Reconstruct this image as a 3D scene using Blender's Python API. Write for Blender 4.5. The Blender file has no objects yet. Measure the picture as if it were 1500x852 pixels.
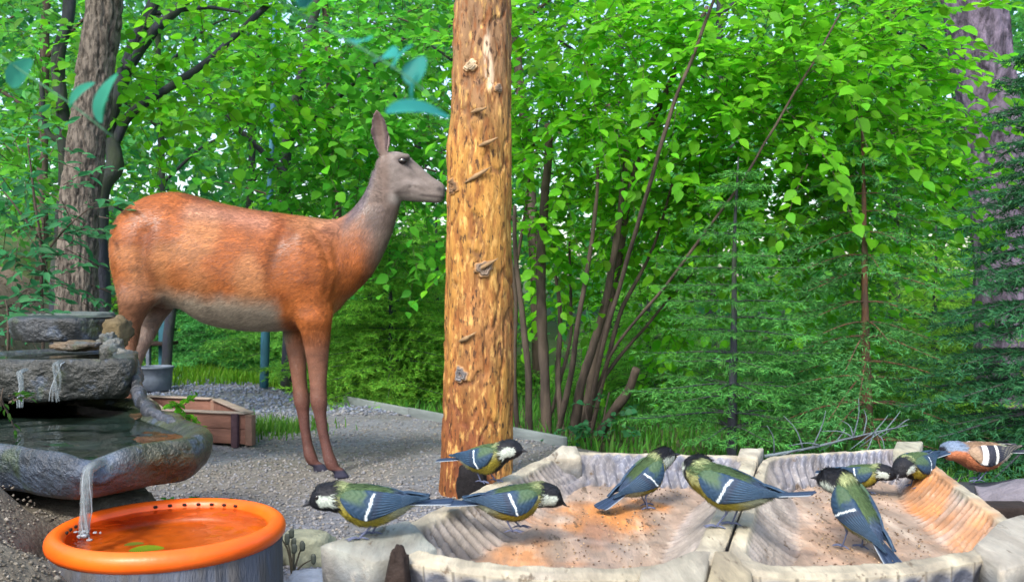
import bpy, math, random
import numpy as np
from mathutils import Vector, Matrix

# ------------------------------------------------------------------ camera, sky, sun, exposure
random.seed(7); rng = np.random.default_rng(7)
S = bpy.context.scene; COL = S.collection
CAMZ = 0.74; FPX = 1299.0
cam_d = bpy.data.cameras.new('camera'); cam = bpy.data.objects.new('camera', cam_d); COL.objects.link(cam)
cam.location = (0, 0, CAMZ); cam.rotation_euler = (math.radians(90), 0, 0)
cam_d.sensor_width = 36; cam_d.lens = 36 * FPX / 1500
cam_d.dof.use_dof = True; cam_d.dof.focus_distance = 1.7; cam_d.dof.aperture_fstop = 14
cam_d.clip_start = 0.02; cam_d.clip_end = 500
S.camera = cam
SUN_EL, SUN_AZ = math.radians(47), math.radians(205)      # azimuth clockwise from +Y: behind the camera, a little to its left
W = bpy.data.worlds.new('World'); S.world = W; W.use_nodes = True
wn = W.node_tree.nodes; wl = W.node_tree.links
sky = wn.new('ShaderNodeTexSky'); sky.sky_type = 'NISHITA'; sky.sun_disc = False
sky.sun_elevation = SUN_EL; sky.sun_rotation = SUN_AZ; sky.air_density = 1.2; sky.dust_density = 3.0; sky.ozone_density = 1.0
wl.new(sky.outputs[0], wn['Background'].inputs[0]); wn['Background'].inputs[1].default_value = 0.15
sun_d = bpy.data.lights.new('sun', 'SUN'); sun_d.energy = 1.5; sun_d.angle = math.radians(10); sun_d.color = (1, 0.96, 0.9)
sun = bpy.data.objects.new('sun', sun_d); COL.objects.link(sun)
sd = Vector((math.sin(SUN_AZ) * math.cos(SUN_EL), math.cos(SUN_AZ) * math.cos(SUN_EL), math.sin(SUN_EL)))
sun.rotation_euler = sd.to_track_quat('Z', 'Y').to_euler()
sun.location = (-3, -4, 8)
S.view_settings.view_transform = 'Standard'; S.view_settings.look = 'None'; S.view_settings.gamma = 1
S.view_settings.exposure = 1.45; S.view_settings.use_curve_mapping = False
S.cycles.use_denoising = True
S.cycles.max_bounces = 12; S.cycles.diffuse_bounces = 8; S.cycles.transmission_bounces = 8; S.cycles.transparent_max_bounces = 8
S.cycles.caustics_reflective = False; S.cycles.caustics_refractive = False

# ------------------------------------------------------------------ helpers
def P(px, py, Y): return np.array([(px - 750) / FPX * Y, Y, CAMZ - (py - 426) / FPX * Y])
def sstep(a, b, x):
    t = np.clip((np.asarray(x, float) - a) / (b - a), 0, 1); return t * t * (3 - 2 * t)
def _h(ix, iy, iz, s):
    n = (ix * 374761393 + iy * 668265263 + iz * 2147483647 + s * 1274126177) & 0xffffffff
    n = ((n ^ (n >> 13)) * 1274126177) & 0xffffffff
    return ((n ^ (n >> 16)) & 0xffff) / 65535.0
def vnoise(p, f=1.0, s=0):
    p = np.asarray(p, float) * f + 1000.0
    i = np.floor(p).astype(np.int64); t = p - i; t = t * t * (3 - 2 * t)
    r = 0
    for a in (0, 1):
        for b in (0, 1):
            for c in (0, 1):
                w = (t[..., 0] if a else 1 - t[..., 0]) * (t[..., 1] if b else 1 - t[..., 1]) * (t[..., 2] if c else 1 - t[..., 2])
                r = r + w * _h(i[..., 0] + a, i[..., 1] + b, i[..., 2] + c, s)
    return r * 2 - 1
def fbm(p, f=1.0, o=4, s=0):
    r = 0; a = 1.0
    for k in range(o): r = r + a * vnoise(p, f * 2 ** k, s + k); a *= .5
    return r
def mix(a, b, t): t = np.asarray(t)[..., None]; return np.asarray(a) * (1 - t) + np.asarray(b) * t

def mesh_data(name, V, F, mat=None, smooth=True, col=None):
    me = bpy.data.meshes.new(name); V = np.asarray(V, np.float32)
    if isinstance(F, np.ndarray):
        nf, k = F.shape; li = F.ravel().astype(np.int32); ls = np.arange(0, nf * k, k, dtype=np.int32)
    else:
        Fs = [np.asarray(f, np.int32) for f in F]
        Fs = [f for f in Fs if len(f)]
        if Fs and Fs[0].ndim == 2:
            li = np.concatenate([f.ravel() for f in Fs]); cnt = np.concatenate([np.full(len(f), f.shape[1]) for f in Fs])
        else:
            li = np.concatenate(Fs); cnt = np.array([len(f) for f in Fs])
        ls = np.concatenate([[0], np.cumsum(cnt)[:-1]]).astype(np.int32); nf = len(cnt)
    me.vertices.add(len(V)); me.vertices.foreach_set('co', V.ravel())
    me.loops.add(len(li)); me.loops.foreach_set('vertex_index', li)
    me.polygons.add(nf); me.polygons.foreach_set('loop_start', ls)
    if smooth: me.polygons.foreach_set('use_smooth', np.ones(nf, bool))
    me.update(calc_edges=True)
    if col is not None:
        c = np.ones((len(V), 4), np.float32); c[:, :3] = np.clip(col, 0, 1)
        at = me.color_attributes.new('Col', 'FLOAT_COLOR', 'POINT'); at.data.foreach_set('color', c.ravel())
    if mat: me.materials.append(mat)
    return me
def link(name, me, parent=None):
    o = bpy.data.objects.new(name, me); COL.objects.link(o)
    if parent is not None: o.parent = parent
    return o
def obj(name, V, F, mat=None, parent=None, smooth=True, col=None):
    return link(name, mesh_data(name, V, F, mat, smooth, col), parent)
def tag(o, label=None, cat=None, group=None, kind=None):
    if label: o['label'] = label
    if cat: o['category'] = cat
    if group: o['group'] = group
    if kind: o['kind'] = kind
    return o
def thing(name, label, cat, loc=(0, 0, 0), group=None):
    o = bpy.data.objects.new(name, None); COL.objects.link(o); o.location = loc; o.empty_display_size = .05
    return tag(o, label, cat, group)
class MB:                                            # collects pieces of ONE part
    def __init__(s): s.V = []; s.F = []; s.C = []; s.n = 0
    def add(s, V, F, c=None):
        V = np.asarray(V, float)
        for f in (F if isinstance(F, list) else [F]): s.F.append(np.asarray(f) + s.n)
        s.V.append(V); s.n += len(V)
        s.C.append(np.broadcast_to(np.asarray(c if c is not None else (1, 1, 1), float), (len(V), 3)))
        return s
    def data(s): return np.concatenate(s.V), s.F, np.concatenate(s.C)
    def build(s, name, mat, parent=None, smooth=True, off=None):
        V, F, C = s.data()
        if off is not None: V = V - np.asarray(off)
        return obj(name, V, F, mat, parent, smooth, C)
def frames(Pt):
    Pt = np.asarray(Pt, float); n = len(Pt); T = np.gradient(Pt, axis=0); T /= np.linalg.norm(T, axis=1)[:, None] + 1e-9
    N = np.zeros_like(Pt); a = np.array([1., 0, 0]) if abs(T[0][0]) < .8 else np.array([0, 1., 0])
    v = a - T[0] * (a @ T[0]); N[0] = v / np.linalg.norm(v)
    for i in range(1, n):
        v = N[i - 1] - T[i] * (N[i - 1] @ T[i]); N[i] = v / (np.linalg.norm(v) + 1e-9)
    return T, N, np.cross(T, N)
def ringfaces(n, m, close=True):
    i = np.arange(n - 1)[:, None]; j = np.arange(m if close else m - 1)[None, :]; j2 = (j + 1) % m
    return np.stack([i * m + j, i * m + j2, (i + 1) * m + j2, (i + 1) * m + j], -1).reshape(-1, 4)
def capfaces(base, m, flip=False):
    f = [[base + k, base + (k + 1) % m] for k in range(m)]
    return f
def tube(Pt, R, m=8, cap=True, lump=0, lf=20, seed=0):
    Pt = np.asarray(Pt, float); R = np.broadcast_to(np.asarray(R, float), (len(Pt),))
    T, N, B = frames(Pt); a = np.linspace(0, 2 * np.pi, m, endpoint=False)
    D = np.cos(a)[None, :, None] * N[:, None] + np.sin(a)[None, :, None] * B[:, None]
    V = Pt[:, None] + D * R[:, None, None]
    if lump: V = V + D * (fbm(V, lf, 3, seed) * R[:, None] * lump)[..., None]
    V = V.reshape(-1, 3); F = [ringfaces(len(Pt), m)]
    if cap:
        nv = len(V); V = np.vstack([V, Pt[0], Pt[-1]]); k = np.arange(m); b = (len(Pt) - 1) * m
        F.append(np.stack([np.full(m, nv), (k + 1) % m, k], 1)); F.append(np.stack([np.full(m, nv + 1), b + k, b + (k + 1) % m], 1))
    return V, F
def spline(pts, n):
    pts = np.asarray(pts, float); k = len(pts)
    if k == 2: return pts[0] + (pts[1] - pts[0]) * np.linspace(0, 1, n)[:, None]
    q = np.vstack([2 * pts[0] - pts[1], pts, 2 * pts[-1] - pts[-2]]); u = np.linspace(0, k - 1 - 1e-6, n); i = u.astype(int); t = (u - i)[:, None]
    p0, p1, p2, p3 = q[i], q[i + 1], q[i + 2], q[i + 3]
    return .5 * (2 * p1 + (p2 - p0) * t + (2 * p0 - 5 * p1 + 4 * p2 - p3) * t ** 2 + (3 * p1 - p0 - 3 * p2 + p3) * t ** 3)
BOXF = np.array([[0, 3, 2, 1], [4, 5, 6, 7], [0, 1, 5, 4], [1, 2, 6, 5], [2, 3, 7, 6], [3, 0, 4, 7]])
def box(sx, sy, sz, c=(0, 0, 0)):
    x, y, z = sx / 2, sy / 2, sz / 2
    return np.array([[-x, -y, -z], [x, -y, -z], [x, y, -z], [-x, y, -z], [-x, -y, z], [x, -y, z], [x, y, z], [-x, y, z]]) + np.asarray(c), BOXF.copy()
def bevel(o, w=.004, seg=2):
    m = o.modifiers.new('b', 'BEVEL'); m.width = w; m.segments = seg; return o
def blob(r, seed=0, n=18, m=26, lump=.18, f=2.2, sq=.75):
    th = np.linspace(.02, np.pi - .02, n)[:, None]; ph = np.linspace(0, 2 * np.pi, m, endpoint=False)[None]
    d = np.stack([np.sin(th) * np.cos(ph), np.sin(th) * np.sin(ph), np.cos(th) * np.ones_like(ph)], -1)
    k = np.sign(d) * np.abs(d) ** sq
    V = k * (1 + lump * fbm(d, f, 4, seed))[..., None] * np.asarray(r)
    V = V.reshape(-1, 3); F = [ringfaces(n, m)[:, ::-1]]; k = np.arange(m); nv = len(V); V = np.vstack([V, V[:m].mean(0), V[-m:].mean(0)]); b = (n - 1) * m
    F.append(np.stack([np.full(m, nv), k, (k + 1) % m], 1)); F.append(np.stack([np.full(m, nv + 1), b + (k + 1) % m, b + k], 1))
    return V, F

# ------------------------------------------------------------------ materials
def mat(name, col=None, rough=.8, var=.25, scale=8, bump=.3, bscale=None, attr=False, metal=0, trans=0, spec=.3, stretch=(1, 1, 1), dark=None, dscale=3, damt=.5, sheen=0, coat=0, detail=6, bdist=.01, dth=(.45, .6), extra=None):
    """colour (flat or the 'Col' attribute) x noise, an optional second colour in noise patches, bump; `trans` adds a translucent share (leaves)"""
    m = bpy.data.materials.new(name); m.use_nodes = True; nt = m.node_tree; N = nt.nodes; L = nt.links
    b = N['Principled BSDF']; b.inputs['Roughness'].default_value = rough; b.inputs['Metallic'].default_value = metal
    b.inputs['Specular IOR Level'].default_value = spec; b.inputs['Coat Weight'].default_value = coat
    b.inputs['Sheen Weight'].default_value = sheen
    tc = N.new('ShaderNodeTexCoord'); mp = N.new('ShaderNodeMapping'); mp.inputs['Scale'].default_value = stretch
    L.new(tc.outputs['Object'], mp.inputs[0])
    def noise(sc, det=detail):
        n = N.new('ShaderNodeTexNoise'); n.inputs['Scale'].default_value = sc; n.inputs['Detail'].default_value = det; n.inputs['Roughness'].default_value = .6
        L.new(mp.outputs[0], n.inputs['Vector']); return n
    if attr:
        a = N.new('ShaderNodeAttribute'); a.attribute_name = 'Col'; c = a.outputs['Color']
    else:
        a = N.new('ShaderNodeRGB'); a.outputs[0].default_value = (*col, 1); c = a.outputs[0]
    def patch(c, col2, sc, amt, th):
        n = noise(sc); r = N.new('ShaderNodeMapRange'); r.inputs[1].default_value, r.inputs[2].default_value = th; r.inputs[4].default_value = amt
        L.new(n.outputs[0], r.inputs[0]); x = N.new('ShaderNodeMix'); x.data_type = 'RGBA'; L.new(r.outputs[0], x.inputs[0]); L.new(c, x.inputs[6]); x.inputs[7].default_value = (*col2, 1); return x.outputs[2]
    if dark is not None: c = patch(c, dark, dscale, damt, dth)
    for e in (extra or []): c = patch(c, *e)
    if var:
        n = noise(scale); r = N.new('ShaderNodeMapRange'); r.inputs[1].default_value = .25; r.inputs[2].default_value = .75
        r.inputs[3].default_value = 1 - var; r.inputs[4].default_value = 1 + var; L.new(n.outputs[0], r.inputs[0])
        x = N.new('ShaderNodeVectorMath'); x.operation = 'MULTIPLY'; L.new(c, x.inputs[0]); L.new(r.outputs[0], x.inputs[1]); c = x.outputs[0]
    L.new(c, b.inputs['Base Color'])
    if bump:
        n = noise(bscale or scale * 3); bp = N.new('ShaderNodeBump'); bp.inputs['Strength'].default_value = bump; bp.inputs['Distance'].default_value = bdist
        L.new(n.outputs[0], bp.inputs['Height']); L.new(bp.outputs[0], b.inputs['Normal'])
    if trans:
        t = N.new('ShaderNodeBsdfTranslucent'); L.new(c, t.inputs[0]); ms = N.new('ShaderNodeMixShader'); ms.inputs[0].default_value = trans
        L.new(b.outputs[0], ms.inputs[1]); L.new(t.outputs[0], ms.inputs[2]); L.new(ms.outputs[0], N['Material Output'].inputs[0])
    return m
def water_mat(name, col=(.8, .9, .88), rough=.03, scale=30, bump=.12):
    m = bpy.data.materials.new(name); m.use_nodes = True; N = m.node_tree.nodes; L = m.node_tree.links; b = N['Principled BSDF']
    g = N.new('ShaderNodeBsdfGlossy'); g.inputs['Roughness'].default_value = rough
    t = N.new('ShaderNodeBsdfTransparent'); t.inputs[0].default_value = (*col, 1)
    f = N.new('ShaderNodeFresnel'); f.inputs[0].default_value = 1.33
    n = N.new('ShaderNodeTexNoise'); n.inputs['Scale'].default_value = scale; n.inputs['Detail'].default_value = 3; bp = N.new('ShaderNodeBump'); bp.inputs['Strength'].default_value = bump; bp.inputs['Distance'].default_value = .01
    tc = N.new('ShaderNodeTexCoord'); L.new(tc.outputs['Object'], n.inputs['Vector']); L.new(n.outputs[0], bp.inputs['Height']); L.new(bp.outputs[0], g.inputs['Normal']); L.new(bp.outputs[0], f.inputs['Normal'])
    x = N.new('ShaderNodeMixShader'); L.new(f.outputs[0], x.inputs[0]); L.new(t.outputs[0], x.inputs[1]); L.new(g.outputs[0], x.inputs[2]); L.new(x.outputs[0], N['Material Output'].inputs[0])
    N.remove(b); return m
M = {}
M['gravel'] = mat('gravel', (.17, .18, .21), .95, .45, 60, .8, 150, dark=(.16, .15, .12), dscale=2.5, damt=.6)
M['pebble'] = mat('pebble', attr=True, rough=.9, var=.3, scale=80, bump=.3)
M['soil'] = mat('soil', (.13, .11, .085), .95, .5, 14, 1.0, 60, dark=(.22, .19, .15), dscale=30, damt=.7, bdist=.02)
M['ground'] = mat('ground', attr=True, rough=.95, var=.45, scale=40, bump=.9, bscale=90, dark=(.10, .09, .06), dscale=3, damt=.35)
M['leaf'] = mat('leaf', attr=True, rough=.55, var=.12, scale=40, bump=.1, trans=.62, spec=.3)
M['needle'] = mat('needle', attr=True, rough=.7, var=.1, scale=20, bump=0, trans=.4, spec=.2)
M['bark'] = mat('bark', (.15, .13, .11), .95, .4, 12, 1, 60, stretch=(1, 1, .3), dark=(.04, .035, .03), dscale=60, damt=.9, bdist=.02)
M['bark_dark'] = mat('bark_dark', (.030, .034, .048), .9, .4, 14, .8, 40, stretch=(1, 1, .4), dark=(.05, .07, .03), dscale=6, damt=.6)
M['bark_red'] = mat('bark_red', (.12, .06, .035), .9, .4, 18, .8, 60, stretch=(1, 1, .3), dark=(.04, .035, .03), dscale=25, damt=.7)
M['bark_pine'] = mat('bark_pine', (.17, .14, .20), .95, .4, 8, 1, 22, stretch=(1, 1, .3), dark=(.04, .035, .05), dscale=16, damt=.9, bdist=.03)
M['stem'] = mat('stem', (.085, .065, .05), .9, .4, 20, .6, 60, stretch=(1, 1, .3), dark=(.035, .028, .025), dscale=12, damt=.7)
M['post'] = mat('post', attr=True, rough=.75, var=.4, scale=20, bump=1.0, bscale=80, stretch=(1, 1, .3), dark=(.20, .07, .018), dscale=38, damt=.8, dth=(.48, .6), bdist=.008, extra=[((.045, .02, .01), 85, .9, (.56, .62)), ((.70, .42, .13), 50, .6, (.55, .66))])
M['tray'] = mat('tray', attr=True, rough=.85, var=.36, scale=40, bump=.6, bscale=160, bdist=.004, stretch=(1, .22, 1), dark=(.15, .13, .105), dscale=26, damt=.45, extra=[((.08, .055, .035), 60, .8, (.62, .68)), ((.40, .37, .30), 40, .25, (.58, .68))])
M['tray_side'] = mat('tray_side', (.27, .28, .33), .85, .3, 40, .6, 120, bdist=.004)
M['darkwood'] = mat('darkwood', (.020, .012, .009), .8, .4, 20, .6, 60)
M['rock'] = mat('rock', attr=True, rough=.38, var=.4, scale=14, bump=.9, bscale=45, dark=(.016, .018, .016), dscale=9, damt=.75, bdist=.016, spec=.5, extra=[((.06, .085, .13), 26, .6, (.56, .66)), ((.03, .05, .012), 14, .6, (.58, .68))])
M['drystone'] = mat('drystone', attr=True, rough=.9, var=.3, scale=16, bump=.7, bscale=60, bdist=.01)
M['orange'] = mat('orange', (.80, .125, .008), .38, .07, 20, .08, 60, spec=.4, dark=(.62, .07, .006), dscale=7, damt=.5)
M['hole'] = mat('hole', (.02, .01, .008), .9, 0, 5, 0)
M['wood_box'] = mat('wood_box', attr=True, rough=.85, var=.3, scale=20, bump=.5, bscale=60, stretch=(.15, 1, 1))
M['deer'] = mat('deer', attr=True, rough=.75, var=.16, scale=60, bump=.15, bscale=160, stretch=(.4, 1, 1))
M['coat'] = mat('coat', attr=True, rough=.42, var=.1, scale=50, bump=0, spec=.5)
M['hoof'] = mat('hoof', (.025, .025, .045), .35, .2, 40, .1)
M['eye'] = mat('eye', (.008, .006, .006), .08, 0, 5, 0, spec=.7)
M['plume'] = mat('plume', attr=True, rough=.65, var=.14, scale=300, bump=.25, bscale=700, bdist=.001)
M['beak'] = mat('beak', (.02, .02, .024), .4, .1, 200, 0)
M['birdleg'] = mat('birdleg', (.085, .10, .17), .55, .3, 300, .2)
M['tub'] = mat('tub', (.13, .16, .21), .6, .3, 15, .3, 40)
M['bluepaint'] = mat('bluepaint', (.03, .12, .17), .7, .4, 15, .3, 40, stretch=(1, 1, .3))
M['board'] = mat('board', (.17, .20, .20), .9, .3, 20, .5, 60, stretch=(.2, .2, 1))
M['stump'] = mat('stump', (.10, .115, .15), .9, .4, 25, 1, 60, stretch=(1, 1, .2), dark=(.09, .085, .08), dscale=30, damt=.8)
M['greylog'] = mat('greylog', (.16, .15, .175), .9, .4, 25, 1, 70, stretch=(.2, 1, 1), dark=(.08, .08, .09), dscale=20, damt=.7)
M['water'] = water_mat('water'); M['basinwater'] = water_mat('basinwater', (.55, .66, .5), .03, 16, .05)
M['foam0'] = mat('foam', (.55, .60, .62), .25, .2, 60, .6, 80, spec=.5, trans=.3)

def veil_mat(name, col, clear):
    """aerated falling water: partly clear, partly white"""
    m = mat(name, col, .2, .2, 60, .6, 80, spec=.5, trans=.4); N = m.node_tree.nodes; L = m.node_tree.links; o = N['Material Output']; src = o.inputs[0].links[0].from_socket
    t = N.new('ShaderNodeBsdfTransparent'); x = N.new('ShaderNodeMixShader'); x.inputs[0].default_value = clear; L.new(src, x.inputs[1]); L.new(t.outputs[0], x.inputs[2]); L.new(x.outputs[0], o.inputs[0]); return m
M['foam'] = veil_mat('foam', (.5, .56, .6), .35); M['veil'] = veil_mat('veil', (.33, .38, .40), .72)
# ------------------------------------------------------------------ ground
BY = [-5, 0, 1.0, 1.25, 1.5, 2.2, 2.8, 3.6, 5, 8, 45]; BX = [-.30, -.34, -.36, -.36, -.5, -.84, -1.45, -2.05, -2.45, -3.3, -9]
def edge_d(X, Y):                                   # > 0 on the forest side of the edging board
    a = np.array([-1.1, 5.86]); b = np.array([.23, 4.2]); d = (b - a) / np.linalg.norm(b - a)
    return (X - a[0]) * (-d[1]) + (Y - a[1]) * d[0]
def gh(X, Y):
    X = np.asarray(X, float); Y = np.asarray(Y, float); xb = np.interp(Y, BY, BX)
    p = np.stack([X, Y, X * 0], -1)
    bank = np.interp(Y, [-1, 1.25, 1.6, 1.85, 2.1, 2.4, 2.8, 4, 8, 20], [.41, .40, .415, .47, .52, .58, .62, .70, .9, 2.0])
    bank = bank + np.where(Y < 1.3, .5 * np.clip(-.55 - X, -.12, .35), 0) * sstep(1.4, 1.2, Y) + .03 * np.clip(-X - 1.5, 0, 6) * sstep(2, 4, Y)
    w = np.interp(Y, [0, 1.5, 3, 8], [.10, .12, .5, 1.2])
    m = sstep(0, 1, (xb - X) / w)
    z = m * bank + .012 * fbm(p, 2.5, 3) + .010 * m * fbm(p, 14, 3)
    dd = np.hypot(X + .49, Y - 1.26); z = np.where(dd < .3, np.minimum(z, .335 + .046 * sstep(-.40, -.52, X) * sstep(.150, .18, dd) + np.clip((dd - .16) * .9, 0, 1)), z)
    z = z + sstep(9, 30, Y) * 1.2 - .05 * sstep(0, .25, edge_d(X, Y)) - .02 * sstep(1.0, .4, np.hypot(X - .3, Y - 1.2))
    return z
xs = np.unique(np.round(np.concatenate([np.arange(-30, -4, 1.0), np.arange(-4, -1.6, .06), np.arange(-1.6, 1.6, .02), np.arange(1.6, 4, .08), np.arange(4, 30, 1.0)]), 4))
ys = np.unique(np.round(np.concatenate([np.arange(-6, .4, .3), np.arange(.4, 4.6, .025), np.arange(4.6, 9, .08), np.arange(9, 60, 1.0)]), 4))
GX, GY = np.meshgrid(xs, ys); GZ = gh(GX, GY)
xb = np.interp(GY, BY, BX); wb = np.interp(GY, [0, 1.5, 3, 8], [.10, .12, .5, 1.2])
pn = np.stack([GX, GY, GX * 0], -1)
bm_ = sstep(-.3, 1, (xb - GX) / wb); c = mix((.16, .17, .195), (.125, .11, .085), bm_)
c = mix(c, (.20, .14, .105), bm_ * sstep(2.8, 3.6, GY))
c = mix(c, (.165, .15, .125), (1 - bm_) * sstep(.1, .7, fbm(pn, 1.3, 3)) * .7)
c = mix(c, (.06, .085, .03), sstep(-.02, .1, edge_d(GX, GY)))
c = mix(c, (.06, .10, .03), sstep(7.2, 8.2, GY + .6 * fbm(pn, 1, 3)))
g_o = obj('ground', np.stack([GX, GY, GZ], -1).reshape(-1, 3), ringfaces(len(ys), len(xs), False), M['ground'], None, True, c.reshape(-1, 3)); g_o['kind'] = 'structure'

# gravel stones lying on the path: nobody could count them
def octa_cloud(n, pts, size, cols, squash=.6, rg=rng):
    base = np.array([[1, 0, 0], [0, 1, 0], [-1, 0, 0], [0, -1, 0], [0, 0, 1], [0, 0, -1.]]); f = np.array([[0, 1, 4], [1, 2, 4], [2, 3, 4], [3, 0, 4], [1, 0, 5], [2, 1, 5], [3, 2, 5], [0, 3, 5]])
    a = rg.uniform(0, 6.28, n); V = np.broadcast_to(base, (n, 6, 3)) * rg.uniform(.6, 1.2, (n, 6, 1)) * size[:, None, None] * np.stack([np.ones(n), rg.uniform(.6, 1, n), np.full(n, squash)], -1)[:, None]
    ca, sa = np.cos(a)[:, None], np.sin(a)[:, None]
    V = np.stack([V[..., 0] * ca - V[..., 1] * sa, V[..., 0] * sa + V[..., 1] * ca, V[..., 2]], -1) + pts[:, None]
    return V.reshape(-1, 3), (f[None] + np.arange(n)[:, None, None] * 6).reshape(-1, 3), np.repeat(cols, 6, 0)
n = 46000
Y = 2.0 + 6 * rng.random(n) ** 1.3; X = rng.uniform(-.62, .35, n) * Y
ok = (edge_d(X, Y) < -.02) & (X > np.interp(Y, BY, BX) - .1); X, Y = X[ok], Y[ok]; n = len(X)
sz = rng.uniform(.0035, .0105, n) * (1 + .5 * (rng.random(n) < .06)) * np.where(Y > 5.2, 2.0, 1)
tone = rng.uniform(.7, 1.5, n)[:, None] * mix((.16, .17, .195), (.20, .18, .15), rng.random(n))
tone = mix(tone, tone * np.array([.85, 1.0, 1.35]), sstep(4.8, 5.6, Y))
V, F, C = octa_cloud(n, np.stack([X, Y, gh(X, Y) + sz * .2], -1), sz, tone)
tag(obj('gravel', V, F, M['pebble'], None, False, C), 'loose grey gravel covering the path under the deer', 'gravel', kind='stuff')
n = 9000
Y = rng.uniform(.55, 1.35, n); X = rng.uniform(-.95, -.36, n); ok = np.hypot(X + .49, Y - 1.26) > .19; X, Y = X[ok], Y[ok]; n = len(X)
sz = rng.uniform(.0012, .0042, n) * (1 + 1.2 * (rng.random(n) < .03)); tone = rng.uniform(.5, 1.5, n)[:, None] * mix((.12, .105, .08), (.22, .20, .17), rng.random(n) ** 2)
V, F, C = octa_cloud(n, np.stack([X, Y, gh(X, Y) + sz * .2], -1), sz, tone)
tag(obj('soil_crumbs', V, F, M['pebble'], None, False, C), 'loose brown soil crumbs on the bank beside the orange dish', 'soil', kind='stuff')
# litter on the bank and the forest floor
n = 9000
Y = rng.uniform(2.6, 9, n); X = rng.uniform(-.75, .65, n) * Y; ok = (X < np.interp(Y, BY, BX) - .1) | (edge_d(X, Y) > .03); X, Y = X[ok], Y[ok]; n = len(X)
sz = rng.uniform(.008, .022, n); tone = rng.uniform(.5, 1.4, n)[:, None] * mix((.16, .10, .07), (.09, .11, .04), rng.random(n))
V, F, C = octa_cloud(n, np.stack([X, Y, gh(X, Y) + .004], -1), sz, tone, .15)
tag(obj('leaf_litter', V, F, M['pebble'], None, False, C), 'brown leaf litter on the forest floor and bank', 'leaf litter', kind='stuff')

# edging board along the path
a = P(505, 590, 5.86); b = P(828, 656, 4.19); a[2] = b[2] = 0.012
d = (b - a); L = np.hypot(d[0], d[1]); e = thing('path_edging', 'pale weathered timber edging boards along the gravel path', 'edging', tuple((a + b) / 2)); e.rotation_euler.z = math.atan2(d[1], d[0])
for k, (x0, x1) in enumerate(((-L / 2, -.28), (-.275, L / 2))):
    V, F = box(x1 - x0, .03, .08, ((x0 + x1) / 2, 0, -.005 + .004 * k)); bevel(obj('board', V, F, M['board'], e, False), .004)
for x in (-L / 2 + .1, -.35, .3, L / 2 - .1):
    V, F = box(.03, .03, .12, (x, .032, -.03)); bevel(obj('stake', V, F, M['board'], e, False), .003)

# ------------------------------------------------------------------ stone cascade with water
def slab(name, outline, z0, z1, basin, col, seed, label, cat='stone', amp=.02, rim=.06, m=120, mt='rock', dip=None, round_=.35, ntop=22):
    """rock slab from a top-view outline: hollowed top, rounded and broken edge, side, underside"""
    o = np.asarray(outline, float); k = len(o); cl = np.vstack([o, o[:1]]); oo = spline(np.vstack([o[-2:], o, o[:3]]), (k + 4) * 24)
    s = np.linspace(0, len(oo) - 1, k + 5); i0, i1 = int(s[2]), int(s[k + 2]); loop = oo[i0:i1]; loop = loop[np.linspace(0, len(loop) - 1, m, endpoint=True).astype(int)]
    c = loop.mean(0); H = z1 - z0; R = []
    def ring(f, z): R.append(np.column_stack([c + (loop - c) * f, np.broadcast_to(z, (m,))]))
    size = np.linalg.norm(loop - c, axis=1)
    for t in np.linspace(.02, .93, ntop):
        w = sstep(1 - rim / size * 1.5, 1 - rim / size * .3, t); ring(t, z1 - basin * (1 - w))
    for a in np.linspace(0, np.pi / 2, 6)[1:]: ring(.93 + .07 * math.sin(a), z1 - H * round_ * (1 - math.cos(a)))
    for t in np.linspace(0, 1, 7)[1:]: ring(1 - .10 * t ** 2, z1 - H * (round_ + (1 - round_) * t))
    ring(.5, z0 + .005); ring(.05, z0 + .005)
    V = np.array(R); cen = np.array([c[0], c[1], z0])
    nz = fbm(V, 9, 5, seed); out = V - np.array([c[0], c[1], (z0 + z1) / 2]); out[..., 2] *= .6; out /= np.linalg.norm(out, axis=-1, keepdims=True) + 1e-6
    side = np.concatenate([np.full(ntop, .35), np.ones(len(R) - ntop)])[:, None]
    fac = np.round(fbm(V, 5, 2, seed + 9) * 3) / 3
    V = V + out * ((nz * amp + fac * amp * .6) * side)[..., None]
    if dip is not None:
        dd = np.linalg.norm(V[..., :2] - np.asarray(dip[:2]), axis=-1); V[..., 2] -= dip[2] * np.exp(-(dd / dip[3]) ** 2) * (V[..., 2] > z0 + H * .5)
    n = len(R); V = V.reshape(-1, 3); base = V.mean(0).copy(); base[2] = z0
    tone = np.asarray(col(V) if callable(col) else np.broadcast_to(col, V.shape)) * (1 + .25 * fbm(V, 12, 3, seed + 3))[:, None]
    ob = obj(name, V - base, ringfaces(n, m)[:, ::-1], M[mt], None, True, tone); ob.location = base
    return tag(ob, label, cat)
def col_low(V):                                      # blue-grey on the left, ochre-green at the right end, dark wet green in the hollow
    c = mix((.07, .095, .14), (.095, .08, .03), sstep(-.60, -.53, V[:, 0]))
    return mix(c, (.045, .055, .022), sstep(.478, .49, V[:, 2]) * sstep(.0, .03, V[:, 1] - 1.30 - np.abs(V[:, 0] + .6) * .5))
slab('cascade_stone', [(-1.25, 1.30), (-.95, 1.335), (-.80, 1.34), (-.68, 1.28), (-.60, 1.262), (-.545, 1.34), (-.50, 1.41), (-.505, 1.50), (-.57, 1.61), (-.69, 1.75), (-.80, 1.93), (-1.1, 2.0), (-1.35, 1.7)],
     .436, .508, .034, col_low, 3, 'large wet stone basin of the cascade pouring into the orange dish', 'stone basin', .011, .06, 170, dip=(-.597, 1.28, .016, .03))
slab('cascade_stone', [(-1.12, 1.84), (-.98, 1.81), (-.86, 1.82), (-.795, 1.85), (-.83, 1.95), (-.95, 2.15), (-1.1, 2.2), (-1.22, 2.0)], .515, .600, .018,
     (.034, .038, .035), 11, 'middle dark wet slab of the cascade above the large basin', 'stone slab', .012, .05, 120, round_=.25)
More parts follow.
